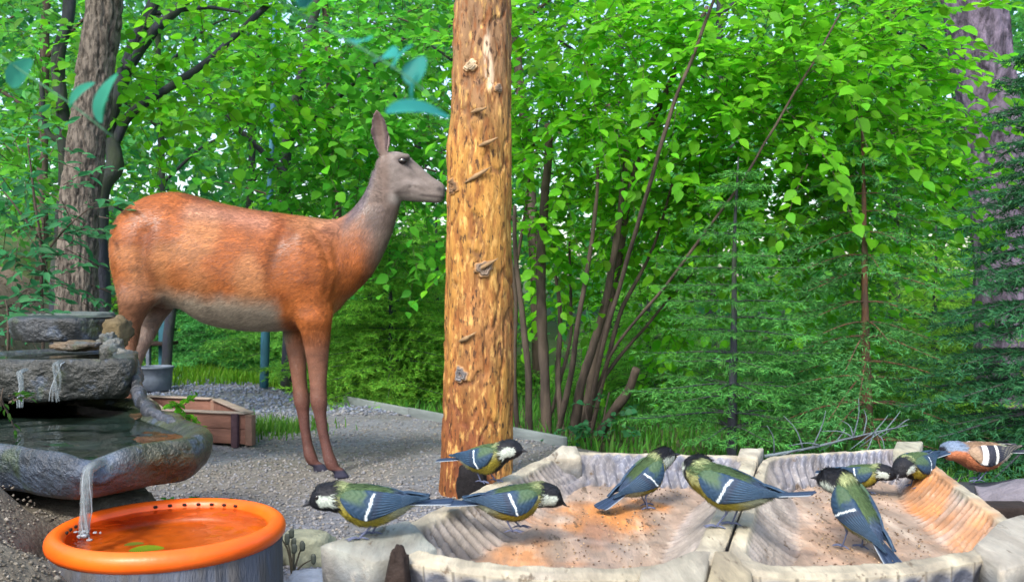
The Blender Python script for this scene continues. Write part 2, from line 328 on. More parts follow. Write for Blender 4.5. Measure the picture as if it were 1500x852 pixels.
slab('cascade_stone', [(-1.29, 2.28), (-1.15, 2.24), (-1.07, 2.27), (-1.05, 2.38), (-1.15, 2.5), (-1.32, 2.45)], .612, .672, .004,
     (.035, .042, .05), 21, 'top dark slab of the cascade with a jagged edge', 'stone slab', .02, .05, 70, round_=.2)
slab('cascade_stone', [(-1.36, 2.5), (-1.22, 2.47), (-1.15, 2.5), (-1.2, 2.68), (-1.33, 2.72), (-1.45, 2.6)], .60, .678, .004,
     (.07, .09, .085), 25, 'flat grey-green stone behind the top slab of the cascade', 'stone', .014, .05, 60, mt='drystone')
slab('cascade_stone', [(-1.35, 1.70), (-1.2, 1.72), (-1.08, 1.80), (-1.13, 1.92), (-1.4, 1.9)], .50, .60, .0, (.03, .035, .05), 29, 'dark stone at the left of the middle cascade slab', 'stone', .02, .05, 60)
V, F = blob((.034, .04, .04), 41, lump=.25); o = tag(obj('cascade_stone', V, F, M['drystone'], None, True, np.array((.11, .085, .045)) * (1 + .4 * fbm(V, 30, 3))[:, None]), 'tan brown stone by the deer\'s hind leg', 'stone'); o.location = P(170, 487, 2.32)
V, F = blob((.05, .03, .012), 43, lump=.25); o = tag(obj('cascade_stone', V, F, M['rock'], None, True, np.array((.13, .09, .05)) * (1 + .3 * fbm(V, 30, 3))[:, None]), 'small flat tan stone lying in the upper water', 'stone'); o.location = P(116, 506, 2.12)
for k, (px, py, Y, r) in enumerate(((158, 499, 2.2, .022), (166, 513, 2.12, .026), (186, 524, 2.03, .022))):
    V, F = blob((r, r, r * .9), 50 + k, lump=.3); o = tag(obj('rim_stone', V, F, M['rock'], None, True, np.array((.10, .105, .095)) * (1 + .3 * fbm(V, 40, 3))[:, None]), ('knobbly grey stone at the top of the cascade\'s black liner edge', 'larger knobbly stone in the middle of three above the black liner edge', 'rounded stone lowest of three above the black liner edge')[k], 'stone', 'stones along the cascade rim'); o.location = P(px, py, Y)
pp = spline([P(x, y, d) for x, y, d in ((190, 528, 2.0), (198, 556, 1.9), (203, 580, 1.82), (214, 598, 1.75), (238, 613, 1.66), (262, 623, 1.6), (283, 634, 1.545))], 60)
pp = pp + .004 * np.stack([fbm(pp, 25, 3, q) for q in (1, 2, 3)], -1)
V, F = tube(pp, np.interp(np.linspace(0, 1, 60), [0, .5, 1], [.016, .013, .007]), 12, True, .35, 30, 5)
tag(obj('liner_edge', V, F, M['rock'], None, True, np.broadcast_to((.05, .055, .07), V.shape)), 'black rolled liner edge curving down the right of the cascade', 'pond liner')
# water lying on the two slabs and the falls between them
def sheet(outline, z, name, label, n=40, amp=.0012, mt='basinwater'):
    o = np.asarray(outline, float); c = o.mean(0); lp = spline(np.vstack([o, o[:1]]), 64)[:-1]; R = [np.column_stack([c + (lp - c) * t, np.full(63, z)]) for t in np.linspace(.02, 1, n)]
    V = np.array(R); V[..., 2] += amp * fbm(V, 22, 3, 4) * (1 + 0 * V[..., 2]); V = V.reshape(-1, 3); b = V.mean(0)
    ob = obj(name, V - b, ringfaces(n, 63)[:, ::-1], M[mt], None, True); ob.location = b; return tag(ob, label, 'water', kind=None)
sheet([(-1.2, 1.37), (-.95, 1.375), (-.80, 1.38), (-.68, 1.33), (-.602, 1.285), (-.56, 1.36), (-.53, 1.43), (-.54, 1.51), (-.60, 1.61), (-.71, 1.75), (-.82, 1.9), (-1.1, 1.95), (-1.28, 1.7)], .4925, 'basin_water', 'shallow rippled water filling the large stone basin')
sheet([(-1.06, 1.86), (-.98, 1.835), (-.86, 1.845), (-.82, 1.875), (-.85, 1.96), (-.97, 2.12), (-1.08, 2.15), (-1.16, 2.0)], .5925, 'upper_water', 'shallow greenish water lying on the middle cascade slab')
def fall(name, top, bot, w0, w1, label, bow=.02, mt='water', n=30, m=14, seed=0):
    t = np.linspace(0, 1, n)[:, None]; u = np.linspace(-1, 1, m)[None]
    top, bot = np.asarray(top), np.asarray(bot); c = top + (bot - top) * np.stack([t, 1 - (1 - t) ** 2 * 1, t ** 2], -1)[:, 0]
    w = (w0 + (w1 - w0) * t); V = np.repeat(c[:, None], m, 1); V[..., 0] += u * w; V[..., 1] += -bow * (1 - u ** 2) * .5 - .003 * np.cos(u * 9) * t
    V[..., 1] += .004 * fbm(V * np.array([1, 1, .15]), 60, 2, seed)
    Vb = V.copy(); Vb[..., 1] += .004; A = V.reshape(-1, 3); k = len(A); Fa = ringfaces(n, m, False)
    allV = np.vstack([A, Vb.reshape(-1, 3)]); b = np.asarray(bot); ob = obj(name, allV - b, np.vstack([Fa, Fa[:, ::-1] + k]), M[mt], None, True); ob.location = b
    return tag(ob, label, 'waterfall')
fm = M['foam']
def stream(label, top, bot, r0, r1, strands=7, seed=0, over=.02):
    """a falling stream: twisting clear strands with a few broken white threads, one thing"""
    rg = np.random.default_rng(seed); top, bot = np.asarray(top, float), np.asarray(bot, float); root = thing('waterfall', label, 'waterfall', tuple(bot)); t = np.linspace(0, 1, 26)
    cl, wh = MB(), MB()
    for k in range(strands):
        a = rg.uniform(0, 6.28); q = rg.uniform(.2, 1); c = top + (bot - top) * np.stack([t, np.sqrt(t), t ** 1.5], -1)
        c = np.vstack([top + (0, over, .004), c]); tt = np.concatenate([[0], t]); rad = (r0 + (r1 - r0) * tt) * q
        c = c + np.stack([np.cos(a + tt * 3), .5 * np.sin(a + tt * 3), 0 * tt], -1) * rad[:, None]; c += .0012 * np.stack([fbm(c, 60, 2, seed + k + j) for j in (0, 20, 40)], -1)
        w = ((.0055 if strands > 8 else .0025) if k < 4 else .0009) * (1 + .4 * fbm(c, 90, 2, k)) * np.interp(tt, [0, .1, 1], [1.2, 1, .75]); (cl if k < 4 else wh).add(*tube(c, w, 8))
    cl.build('stream', M['veil'], root, True, bot); wh.build('thread', fm, root, True, bot); return root
M['fallwater'] = water_mat('fallwater', (.86, .90, .92), .1, 60, .6)
stream('thin stream of water falling from the stone lip into the dish', (-.5975, 1.258, .489), (-.590, 1.225, .401), .006, .010, 9, 3, .03)
stream('thin trickle over the middle cascade slab', P(82, 533, 1.80), P(82, 588, 1.79), .010, .014, 5, 5)
stream('narrow trickle beside the dark stone at the cascade edge', P(30, 545, 1.70), P(28, 597, 1.69), .006, .008, 6, 9)

# ------------------------------------------------------------------ orange dish on a stump, water, leaf
DC = np.array([-.487, 1.262, .372]); DR = .155; DK = .945
prof = [(.001, .004), (.06, .004), (.11, .004), (.128, .005), (.136, .010), (.140, .020), (.143, .030), (.147, .036), (.154, .0395), (.161, .038), (.167, .033), (.1695, .026), (.168, .019), (.162, .013), (.153, .008), (.145, .002), (.135, -.003), (.06, -.004), (.001, -.004)]
prof = [(r * DK, z) for r, z in prof]; m = 96; a = np.linspace(0, 2 * np.pi, m, endpoint=False); pr = spline([(r, 0, z) for r, z in prof], 90)
dish = thing('water_dish', 'glazed orange saucer full of water beneath the stone spout', 'dish', tuple(DC))
V = np.stack([pr[:, None, 0] * np.cos(a), pr[:, None, 0] * np.sin(a), np.broadcast_to(pr[:, None, 2], (len(pr), m))], -1).reshape(-1, 3)
rim_o = obj('saucer', V, ringfaces(len(pr), m), M['orange'], dish)
hv, hf = blob((.0032, .002, .0022), 1, 8, 10, 0); hme = mesh_data('hole', hv, hf, M['hole'])
for k in range(7):
    t = math.radians(66 + k * 9); h = link('hole', hme, dish); h.location = (.1425 * DK * math.cos(t), .1425 * DK * math.sin(t), .0325); h.rotation_euler.z = t - math.pi / 2
for k in range(4):
    t = math.radians(172 + k * 7); h = link('hole', hme, dish); h.location = (.1425 * DK * math.cos(t), .1425 * DK * math.sin(t), .0325); h.rotation_euler.z = t - math.pi / 2
n = 40; V = np.stack([np.linspace(.002, .1405 * DK, n)[:, None] * np.cos(a), np.linspace(.002, .1405 * DK, n)[:, None] * np.sin(a), np.zeros((n, m))], -1)
dd = np.hypot(V[..., 0] + .10, V[..., 1] + .03); V[..., 2] = .0285 + .0014 * np.sin(dd * 260) * np.exp(-dd * 22) + .0006 * fbm(V, 40, 3)
o = tag(obj('dish_water', V.reshape(-1, 3), ringfaces(n, m)[:, ::-1], M['water'], None), 'clear water filling the orange dish', 'water'); o.location = DC
mb = MB()
for k in range(26):
    aa = rng.uniform(0, 6.28); r_ = abs(rng.normal(0, .011)); h_ = max(0, rng.normal(.004, .004)); V, F = blob((rng.uniform(.001, .0035),) * 2 + (rng.uniform(.0008, .002),), k, 7, 10, .2); mb.add(V + (r_ * math.cos(aa), r_ * math.sin(aa), h_), F)
o = mb.build('splash', fm); o.location = (-.590, 1.222, .4008); tag(o, 'small white splash where the stream hits the dish water', 'splash')
pr = spline([(r, 0, z) for r, z in ((.185, -.05), (.17, .1), (.162, .2), (.157, .3), (.155, .372), (.1535, .388), (.150, .392), (.146, .392), (.143, .388), (.139, .375), (.13, .362), (.01, .361))], 70); a = np.linspace(0, 2 * np.pi, 80, endpoint=False)
V = np.stack([pr[:, None, 0] * np.cos(a), pr[:, None, 0] * np.sin(a), np.broadcast_to(pr[:, None, 2], (70, 80))], -1); V = V * (1 + np.array([1, 1, 0]) * (.012 * fbm(V * np.array([1, 1, .2]), 30, 3, 5) * sstep(.384, .34, V[..., 2]))[..., None]); V = V.reshape(-1, 3); F = ringfaces(70, 80)
o = tag(obj('stump', V, F, M['stump'], None), 'round grey stump carrying the orange dish', 'stump'); o.location = (DC[0], DC[1], 0)
for k, (px, py, sz, ang, cc, lab) in enumerate(((186, 806, .050, -85, (.20, .34, .01), 'green leaf floating on the water in the orange dish'), (180, 800, .028, -75, (.16, .22, .02), 'smaller curled leaf touching the floating green one'))):
    T = np.array([(0, 0, 0), (-.25, .16, .04), (-.34, .42, .05), (-.25, .72, .05), (0, 1.05, .03), (.25, .72, .05), (.34, .42, .05), (.25, .16, .04), (0, .36, .0), (0, .72, .0)]) * sz
    FT = np.array([(0, 8, 1), (1, 8, 2), (2, 8, 9), (2, 9, 3), (3, 9, 4), (4, 9, 5), (5, 9, 6), (6, 9, 8), (6, 8, 7), (7, 8, 0)])
    o = tag(obj('floating_leaf', T, FT, M['leaf'], None, True, np.tile(np.array(cc), (10, 1))), lab, 'leaf'); sb = o.modifiers.new('s', 'SUBSURF'); sb.levels = sb.render_levels = 2; Yl = (CAMZ - .4035) * FPX / (py - 426); o.location = ((px - 750) / FPX * Yl, Yl, .4035 + .0015 * k); o.rotation_euler.z = math.radians(ang)
# ------------------------------------------------------------------ stones by the stump and below the tray
for k, (px, py, Y, r, cc, lab) in enumerate(((448, 785, 2.45, (.075, .06, .055), (.23, .24, .17), 'flat olive-grey stone on the gravel between the stump and the tray'),
        (455, 826, 2.15, (.07, .05, .035), (.17, .20, .25), 'blue-grey stone in front of the olive stone by the stump'),
        (520, 846, 2.1, (.07, .05, .03), (.24, .24, .22), 'pale stone below the front corner block of the tray'),
        (430, 842, 2.0, (.05, .04, .02), (.05, .05, .055), 'small black stone at the foot of the stump'),
        (560, 850, 2.2, (.09, .05, .04), (.16, .16, .15), 'grey stone in the shade beneath the tray'),
        (690, 704, 3.10, (.052, .03, .09), (.008, .007, .008), 'black stone set at the dark spot by the foot of the peeled post'))):  # last one: near-black stone placed on the dark spot by the post
    V, F = blob(r, 60 + k, 20, 30, .22, 1.8); V[:, 2] = np.minimum(V[:, 2], r[2] * .85); q = P(px, py, Y); q[2] = gh(q[0], q[1]) + r[2] * .6
    o = tag(obj('stone', V, F, M['drystone'], None, True, np.array(cc) * (1 + .3 * fbm(V, 25, 3))[:, None]), lab, 'stone'); o.location = q
# dead sprig beside the stump
mb = MB(); q = P(428, 812, 2.3); q[2] = gh(q[0], q[1])
for k in range(7):
    aa = rng.uniform(-1.2, 1.2); h = rng.uniform(.04, .11); V, F = tube(spline([(0, 0, 0), (.02 * aa, .005 * k, h * .6), (.05 * aa, .004 * k, h)], 6), [.003, .003, .0028, .0024, .002, .001], 5); mb.add(V, F, (.05, .045, .03))
    V, F = blob((.007, .003, .014), k, 6, 8, .2); mb.add(V + np.array([.05 * aa, .004 * k, h]), F, (.05, .06, .05))
o = mb.build('dead_sprig', M['plume']); o.location = q; tag(o, 'dark withered sprig growing between the stump and the stones', 'plant')

# ------------------------------------------------------------------ planter box, tub, blue pole, leaning post, shed corner behind
A, B, C_, D = (np.array(v) for v in ((-2.08, 4.98), (-1.745, 4.40), (-1.256, 4.26), (-1.62, 4.84)))
bx = thing('planter_box', 'low reddish wooden planter box standing on the gravel', 'planter', (*((A + B + C_ + D) / 4), 0)); o0 = np.array([*((A + B + C_ + D) / 4), 0])
def board(p, q, z0, z1, th, c, name='plank', over=0.0, shift=0):
    d = np.append(q - p, 0); L = np.linalg.norm(d); d /= L; nn = np.array([-d[1], d[0], 0]) * th / 2; p3, q3 = np.append(p, 0) - d * over, np.append(q, 0) + d * over; s = nn * shift
    V = np.array([p3 - nn + s, q3 - nn + s, q3 + nn + s, p3 + nn + s]); V = np.vstack([V + (0, 0, z0), V + (0, 0, z1)]) - o0
    return bevel(obj(name, V, BOXF.copy(), M['wood_box'], bx, False, np.broadcast_to(c, V.shape)), .003)
for (p, q) in ((B, C_), (C_, D), (D, A), (A, B)):
    for k in range(2): board(p, q, .004 + .072 * k, .074 + .072 * k, .024, np.array((.23, .115, .085)) * rng.uniform(.75, 1.15), over=-.0125)
for (p, q) in ((B, C_), (C_, D), (D, A), (A, B)): board(p, q, .1475, .156, .05, (.30, .24, .2), 'cap_rail', over=-.02)
e = (C_ - B) / np.linalg.norm(C_ - B); s0 = C_ - e * .085
board(s0, s0 + e * .035, -.01, .152, .022, (.06, .035, .045), 'stake', shift=-2.4)
for q in (A, B, C_, D): board(q - e * .018, q + e * .018, 0, .146, .036, (.2, .12, .09), 'corner_post')
V = np.vstack([np.column_stack([np.array([A, B, C_, D]), np.full(4, .07)])]) - o0; c0 = V.mean(0); V = c0 + (V - c0) * np.array([.94, .94, 1])
obj('soil_fill', V, np.array([[0, 1, 2, 3]]), M['soil'], bx)
q = P(229, 569, 6.6); q[2] = 0
pr = [(.085, 0), (.1, .005), (.112, .09), (.118, .165), (.126, .168), (.126, .18), (.115, .182), (.11, .17), (.1, .03), (.001, .02)]; a = np.linspace(0, 2 * np.pi, 40, endpoint=False)
V = np.array([[(r * math.cos(t), r * math.sin(t), z) for t in a] for r, z in pr]).reshape(-1, 3)
o = tag(obj('bucket', V, ringfaces(len(pr), 40), M['tub'], None), 'blue-grey round tub on the ground behind the planter box', 'tub'); o.location = q
pp = spline([P(243, 552, 6.9), P(246, 500, 6.9), P(252, 430, 6.9), P(258, 330, 6.9)], 14); V, F = tube(pp, .04, 10, True, .1); tag(obj('leaning_pole', V - pp[0], F, M['bark_dark'], None), 'dark leaning wooden pole behind the blue-grey tub', 'pole').location = pp[0]
st = thing('feeding_rack', 'small blue-posted wooden rack with a shelf behind the tub', 'rack', tuple(P(222, 545, 7.3) * np.array([1, 1, 0])))
for dx in (-.12, .09, .0):
    V, F = box(.05 if dx else .03, .05, 1.1, (dx, 0 if dx else -.06, .55)); bevel(obj('upright', V, F, M['bluepaint'] if dx else M['tub'], st, False), .004)
V, F = box(.36, .22, .03, (0, 0, .31)); bevel(obj('shelf', V, F, M['darkwood'], st, False), .004)
V, F = box(.40, .28, .03, (0, 0, 1.12)); bevel(obj('roof', V, F, M['darkwood'], st, False), .004)
p0 = P(387, 569, 6.72); p0[2] = 0; pp = spline([p0, P(390, 440, 6.72), P(395, 300, 6.72), P(400, 160, 6.72), P(404, -60, 6.72)], 30)
V, F = tube(pp, np.linspace(.036, .014, 30), 12, True, .12, 12); tag(obj('blue_pole', V - p0, F, M['bluepaint'], None), 'slim blue-painted pole standing behind the deer', 'pole').location = p0
# ------------------------------------------------------------------ peeled post the deer sniffs
PY = 3.27; n, m = 420, 170
zz = np.linspace(-.05, 2.75, n); cx = np.interp(zz, [0, 1.81, 2.75], [-.139, -.103, -.085]) + .006 * np.sin(zz * 3.1)
rr = np.interp(zz, [-.05, 0, .25, .7, 1.1, 1.3, 1.81, 2.75], [.131, .128, .125, .123, .118, .112, .103, .09])
a = np.linspace(0, 2 * np.pi, m, endpoint=False)[None]
dirv = np.stack([np.cos(a) * np.ones((n, 1)), np.sin(a) * np.ones((n, 1)), np.zeros((n, m))], -1)
q = np.stack([np.cos(a) * rr[:, None], np.sin(a) * rr[:, None], zz[:, None] * .35 * np.ones_like(a)], -1)
flake = np.abs(fbm(q, 16, 4, 5)); flake2 = fbm(q * np.array([1, 1, .5]), 40, 3, 15)
disp = .006 * fbm(q, 6, 3, 8) + .005 * (sstep(.12, .2, flake) - .5) + .004 * flake2
disp += .012 * np.exp(-((zz[:, None] - 1.27) / .07) ** 2) * sstep(.3, 1, -np.cos(a))               # swelling where the limb was cut
V = np.stack([cx[:, None] + 0 * a, PY + 0 * a + 0 * zz[:, None], zz[:, None] + 0 * a], -1) + dirv * (rr[:, None] + disp)[..., None]
c = np.broadcast_to(np.array((.38, .19, .042)), (n, m, 3))
c = mix(c, (.25, .11, .04), sstep(.1, .6, fbm(q, 5, 3, 2)) * .8)
c = mix(c, (.17, .075, .03), sstep(.16, .08, flake) * .75)
c = mix(c, (.20, .12, .07), sstep(1.15, 1.7, zz[:, None] + .12 * fbm(q, 8, 2, 6)) * .85)
c = mix(c, (.15, .04, .02), sstep(.35, .05, zz[:, None] + .18 * fbm(q, 7, 3, 7) + .25 * np.cos(a)) * .8)        # reddish inner bark left at the foot
scar = np.exp(-((zz[:, None] - 1.58) / .11) ** 2 - ((a - 4.95 + .5 * (zz[:, None] - 1.58)) / .16) ** 2); c = mix(c, (.60, .45, .31), sstep(.35, .7, scar + .3 * fbm(q, 25, 3, 9) * (scar > .1)))
post = thing('peeled_post', 'orange peeled tree trunk with knots that the deer sniffs', 'tree trunk', (cx[0], PY, 0)); p0 = np.array([cx[0], PY, 0])
obj('trunk', V.reshape(-1, 3) - p0, ringfaces(n, m)[:, ::-1][:, ::-1], M['post'], post, True, c.reshape(-1, 3))
M['knot'] = mat('knot', attr=True, rough=.8, var=.35, scale=40, bump=.8, bscale=90, bdist=.005)
def knot(px, py, w, h, c1, tilt=0, hollow=True, seed=0):
    s = P(px, py, PY - .11); z = s[2]; cxx = np.interp(z, zz, cx); r = np.interp(z, zz, rr); k = np.clip((s[0] - cxx) / r, -.97, .97); ang = math.asin(k)
    cen = np.array([cxx + r * k, PY - r * math.cos(ang), z]); nrm = np.array([math.sin(ang), -math.cos(ang), 0]); tx = np.array([math.cos(ang), math.sin(ang), 0])
    R = np.linspace(0.02, 1, 14); t = np.linspace(0, 2 * np.pi, 36, endpoint=False); rad = R[:, None] * (1 + .14 * np.sin(3 * t + seed) + .1 * np.sin(7 * t))
    x = rad * np.cos(t) * w; y = rad * np.sin(t) * h; x, y = x * math.cos(tilt) - y * math.sin(tilt), x * math.sin(tilt) + y * math.cos(tilt)
    zf = (.006 + .010 * (1 - R ** 4) + .003 * np.sin(R * 24))[:, None] - (.014 * np.exp(-(R / .35) ** 2)[:, None] if hollow else 0) - .012 * (R ** 6)[:, None]
    Vk = cen + x[..., None] * tx + y[..., None] * np.array([0, 0, 1]) + (zf + 0 * x - (x ** 2) / (2 * r))[..., None] * nrm
    ck = mix(np.array(c1), (.40, .20, .06), sstep(.6, 1, R + 0 * R))[:, None] * (1 + .35 * np.sin(R * 26))[:, None, None] * np.ones((14, 36, 1))
    Vk = Vk.reshape(-1, 3); Vk = Vk + .0015 * fbm(Vk, 60, 3, seed)[:, None]
    obj('knot', Vk - p0, ringfaces(14, 36)[:, ::-1], M['knot'], post, True, ck.reshape(-1, 3))
knot(709, 393, .040, .032, (.17, .13, .10), .5, True, 1); knot(676, 548, .030, .034, (.14, .13, .13), 0, True, 2); knot(664, 272, .03, .035, (.15, .09, .05), .3, True, 3)
knot(728, 128, .02, .02, (.20, .15, .11), 0, False, 4); knot(690, 96, .03, .022, (.5, .40, .27), .4, False, 5)
for px, py, dx, dy in ((690, 400, 40, -22), (672, 500, 26, -14), (680, 268, 40, -24), (690, 165, 24, -8), (700, 215, 30, -14)):     # splinters of bark torn up beside the knots
    s0 = P(px, py, PY - .115); s1 = P(px + dx, py + dy, PY - .135); V, F = tube(spline([s0, (s0 + s1) / 2 + (0, -.006, -.003), s1], 10), np.array([2, 5, 7, 8, 8, 7, 6, 5, 3, 1.]) * .001, 6, True, .4, 60)
    obj('bark_splinter', V - p0, F, M['knot'], post, True, np.broadcast_to((.25, .16, .08), V.shape))

# ------------------------------------------------------------------ carved feeding trays
TZ = .470
def onz(px, py, z=TZ): Y = (CAMZ - z) * FPX / (py - 426); return np.array([(px - 750) / FPX * Y, Y])
def tray(label, Q, bulge, seed, orange_at, front_scallops):
    FL, BL, BR, FR = (np.array(v) for v in Q); cen = (FL + BL + BR + FR) / 4; root = thing('feeding_tray', label, 'tray', (*cen, TZ - .05)); o0 = np.array([*cen, TZ - .05])
    m = 760; th = np.linspace(0, 2 * np.pi, m, endpoint=False); e = np.stack([np.cos(th), np.sin(th)], -1); ex = 11.0
    e = e / (np.abs(e[:, 0]) ** ex + np.abs(e[:, 1]) ** ex)[:, None] ** (1 / ex)
    def xy(st):
        s, t = (st[..., 0:1] + 1) / 2, (st[..., 1:2] + 1) / 2
        p = (FL * (1 - s) + FR * s) * (1 - t) + (BL * (1 - s) + BR * s) * t
        k = np.clip((1 - s) * s * 4, 0, 1); d = (FL + FR - BL - BR) / 2; d = d / np.linalg.norm(d)
        return p + d * bulge * k * (1 - t) ** 2
    wx = np.abs(e[:, 0]) ** 6 / (np.abs(e[:, 0]) ** 6 + np.abs(e[:, 1]) ** 6); back = (1 - wx) * (e[:, 1] > 0); frt = (1 - wx) * (e[:, 1] < 0)
    r0 = .50 * wx + .76 * back + .78 * frt; r1 = (.86 if seed == 1 else .90) * wx + .955 * back + .925 * frt
    rs = np.concatenate([np.linspace(.01, .4, 26), np.linspace(.4, .97, 90)[1:], [.985, .995, 1.0]]); R = []; Cc = []
    for r in rs:
        st = e * r; p = xy(st); qq = np.clip((r - r0) / (r1 - r0), 0, 1); w = wx * qq ** 1.6 + (1 - wx) * sstep(0, 1, qq); slope = sstep(0, .2, qq) * sstep(1, .9, qq)
        pos3 = np.column_stack([p, np.zeros(m)])
        gl = (st[:, 1] * .27) / .0150 + .7 * fbm(pos3, 8, 2, seed); gb = (st[:, 0] * .16) / .016 + .9 * np.sin(r * 30) * .4
        g = np.abs(np.sin(np.pi * gl)) * wx + np.abs(np.sin(np.pi * gb)) * (1 - wx); g = g ** 1.3
        gm = slope * (.7 + .3 * np.clip(fbm(pos3, 11, 2, seed + 2) + .6, 0, 1))
        z = TZ - .042 * (1 - w) - .0125 * gm * (1 - g) * (1 if r < .97 else 0) + .0012 * fbm(pos3, 40, 3, seed + 5) - (.003 if r > .99 else 0)
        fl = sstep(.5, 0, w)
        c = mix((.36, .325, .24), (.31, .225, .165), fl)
        c = mix(c, (.24, .215, .20), slope * .85); c = mix(c, (.055, .045, .04), gm * sstep(.75, .15, g) * .97)  # weathered gouge lines, darkened in colour to strengthen shade in the grooves
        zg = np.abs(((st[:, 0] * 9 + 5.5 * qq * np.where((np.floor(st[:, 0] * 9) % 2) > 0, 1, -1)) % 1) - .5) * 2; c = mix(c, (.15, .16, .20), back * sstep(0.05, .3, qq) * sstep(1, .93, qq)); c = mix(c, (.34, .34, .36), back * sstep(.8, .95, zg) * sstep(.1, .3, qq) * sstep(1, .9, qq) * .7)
        for (ox, oy, rad, k) in orange_at:
            d2 = np.hypot((st[:, 0] - ox) / rad[0], (st[:, 1] - oy) / rad[1]) + .5 * fbm(pos3, 14, 3, seed + 7); c = mix(c, (.50, .19, .04), sstep(1.1, .35, d2) * k)
        c = mix(c, (.17, .15, .15), sstep(.15, .7, fbm(pos3 * np.array([1, .5, 1]), 9, 4, seed + 18)) * .5); c = c * (1 + .22 * fbm(pos3, 30, 4, seed + 8))[:, None]
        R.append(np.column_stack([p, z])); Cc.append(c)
    st = e; p = xy(st); nrm = p - cen; nrm /= np.linalg.norm(nrm, axis=1)[:, None]
    arc = np.concatenate([[0], np.cumsum(np.linalg.norm(np.diff(p, axis=0), axis=1))]); fr = (arc / .034) % 1; sc = np.sin(np.pi * fr)
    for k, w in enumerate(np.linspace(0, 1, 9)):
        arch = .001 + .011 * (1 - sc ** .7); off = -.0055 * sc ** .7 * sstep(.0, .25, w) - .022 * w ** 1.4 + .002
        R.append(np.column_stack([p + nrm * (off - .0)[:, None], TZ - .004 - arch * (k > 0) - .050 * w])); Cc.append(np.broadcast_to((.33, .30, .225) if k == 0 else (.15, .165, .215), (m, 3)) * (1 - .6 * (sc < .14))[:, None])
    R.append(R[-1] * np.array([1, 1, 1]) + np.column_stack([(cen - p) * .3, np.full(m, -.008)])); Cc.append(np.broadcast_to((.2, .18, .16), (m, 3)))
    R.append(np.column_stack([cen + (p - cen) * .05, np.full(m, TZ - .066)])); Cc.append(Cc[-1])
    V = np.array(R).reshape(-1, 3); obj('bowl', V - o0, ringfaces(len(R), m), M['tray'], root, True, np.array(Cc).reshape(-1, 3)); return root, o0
def ear(root, o0, pts, z1=TZ + .002, z0=TZ - .05, c=(.33, .305, .24), cut=.003):
    p = np.array([onz(*q) for q in pts]); k = len(p); ctr = p.mean(0); R = []
    for f, z in ((.0, z1), (.5, z1 + .0005), (.9, z1), (.97, z1 - .002), (1, z1 - cut), (1.0, (z0 + z1) / 2), (.97, z0), (.0, z0)):
        lp = []
        for i in range(k):
            for t in np.linspace(0, 1, 8, endpoint=False): lp.append(p[i] * (1 - t) + p[(i + 1) % k] * t)
        lp = np.array(lp); q = np.column_stack([ctr + (lp - ctr) * f, np.full(len(lp), z)]); R.append(q)
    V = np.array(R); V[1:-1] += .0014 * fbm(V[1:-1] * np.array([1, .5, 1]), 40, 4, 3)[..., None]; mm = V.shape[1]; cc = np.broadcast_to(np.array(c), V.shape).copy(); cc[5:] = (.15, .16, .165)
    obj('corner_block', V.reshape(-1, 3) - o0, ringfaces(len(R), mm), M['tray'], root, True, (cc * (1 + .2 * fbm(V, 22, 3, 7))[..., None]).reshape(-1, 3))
tl, ol = tray('carved pale wooden feeding tray beside the post with an orange-stained hollow', ((-.160, .945), (.075, 1.50), (.406, 1.455), (.197, .862)), .060, 1, ((-.05, .1, (.5, .45), .85), (-.35, -.45, (.25, .3), .6)), 9)
tr, orr = tray('carved wooden feeding tray with deep gouge marks on the side by the grey log', ((.203, .862), (.411, 1.455), (.692, 1.54), (.575, .97)), .062, 2, ((.72, .0, (.25, .5), .8), (.78, -.5, (.2, .2), .5), (-.2, -.2, (.5, .5), .18)), 9)
ear(tl, ol, ((470, 798), (545, 822), (640, 803), (600, 762), (545, 776)), c=(.24, .25, .22))
ear(tl, ol, ((800, 673), (822, 656), (845, 656), (852, 671)), z1=TZ + .005)
ear(tl, ol, ((1080, 673), (1084, 661), (1119, 660), (1110, 674)), z1=TZ + .006)
ear(tl, ol, ((938, 836), (922, 930), (1012, 930), (1043, 806), (1020, 806)))
ear(tr, orr, ((1102, 836), (1106, 930), (1016, 930), (1047, 806), (1070, 806)), c=(.34, .29, .19))
ear(tr, orr, ((1425, 802), (1465, 838), (1540, 815), (1500, 752), (1462, 765)), c=(.30, .28, .235))
ear(tr, orr, ((1308, 663), (1313, 651), (1352, 651), (1345, 668)), z1=TZ + .006, c=(.34, .33, .25))
# stand carrying the trays
st = thing('tray_stand', 'dark wooden stand under the front of the feeding trays', 'stand', (.25, 1.2, 0))
for x, y in ((-.02, 1.05), (.42, 1.0), (.14, 1.42), (.6, 1.44)):
    V, F = box(.05, .05, .385, (x - .25, y - 1.2, .1925)); bevel(obj('leg', V, F, M['darkwood'], st, False), .005)
for y in (1.05, 1.40):
    V, F = box(.78, .05, .02, (.04 + .14 * (y > 1.2), y - 1.2, .394)); bevel(obj('crossbeam', V, F, M['darkwood'], st, False), .004)
q = P(583, 838, .885)
V, F = blob((.013, .012, .055), 9, 22, 22, .14, 3); obj('bracket', V + q - (.25, 1.2, 0) + (0, 0, -.03), F, M['darkwood'], st)
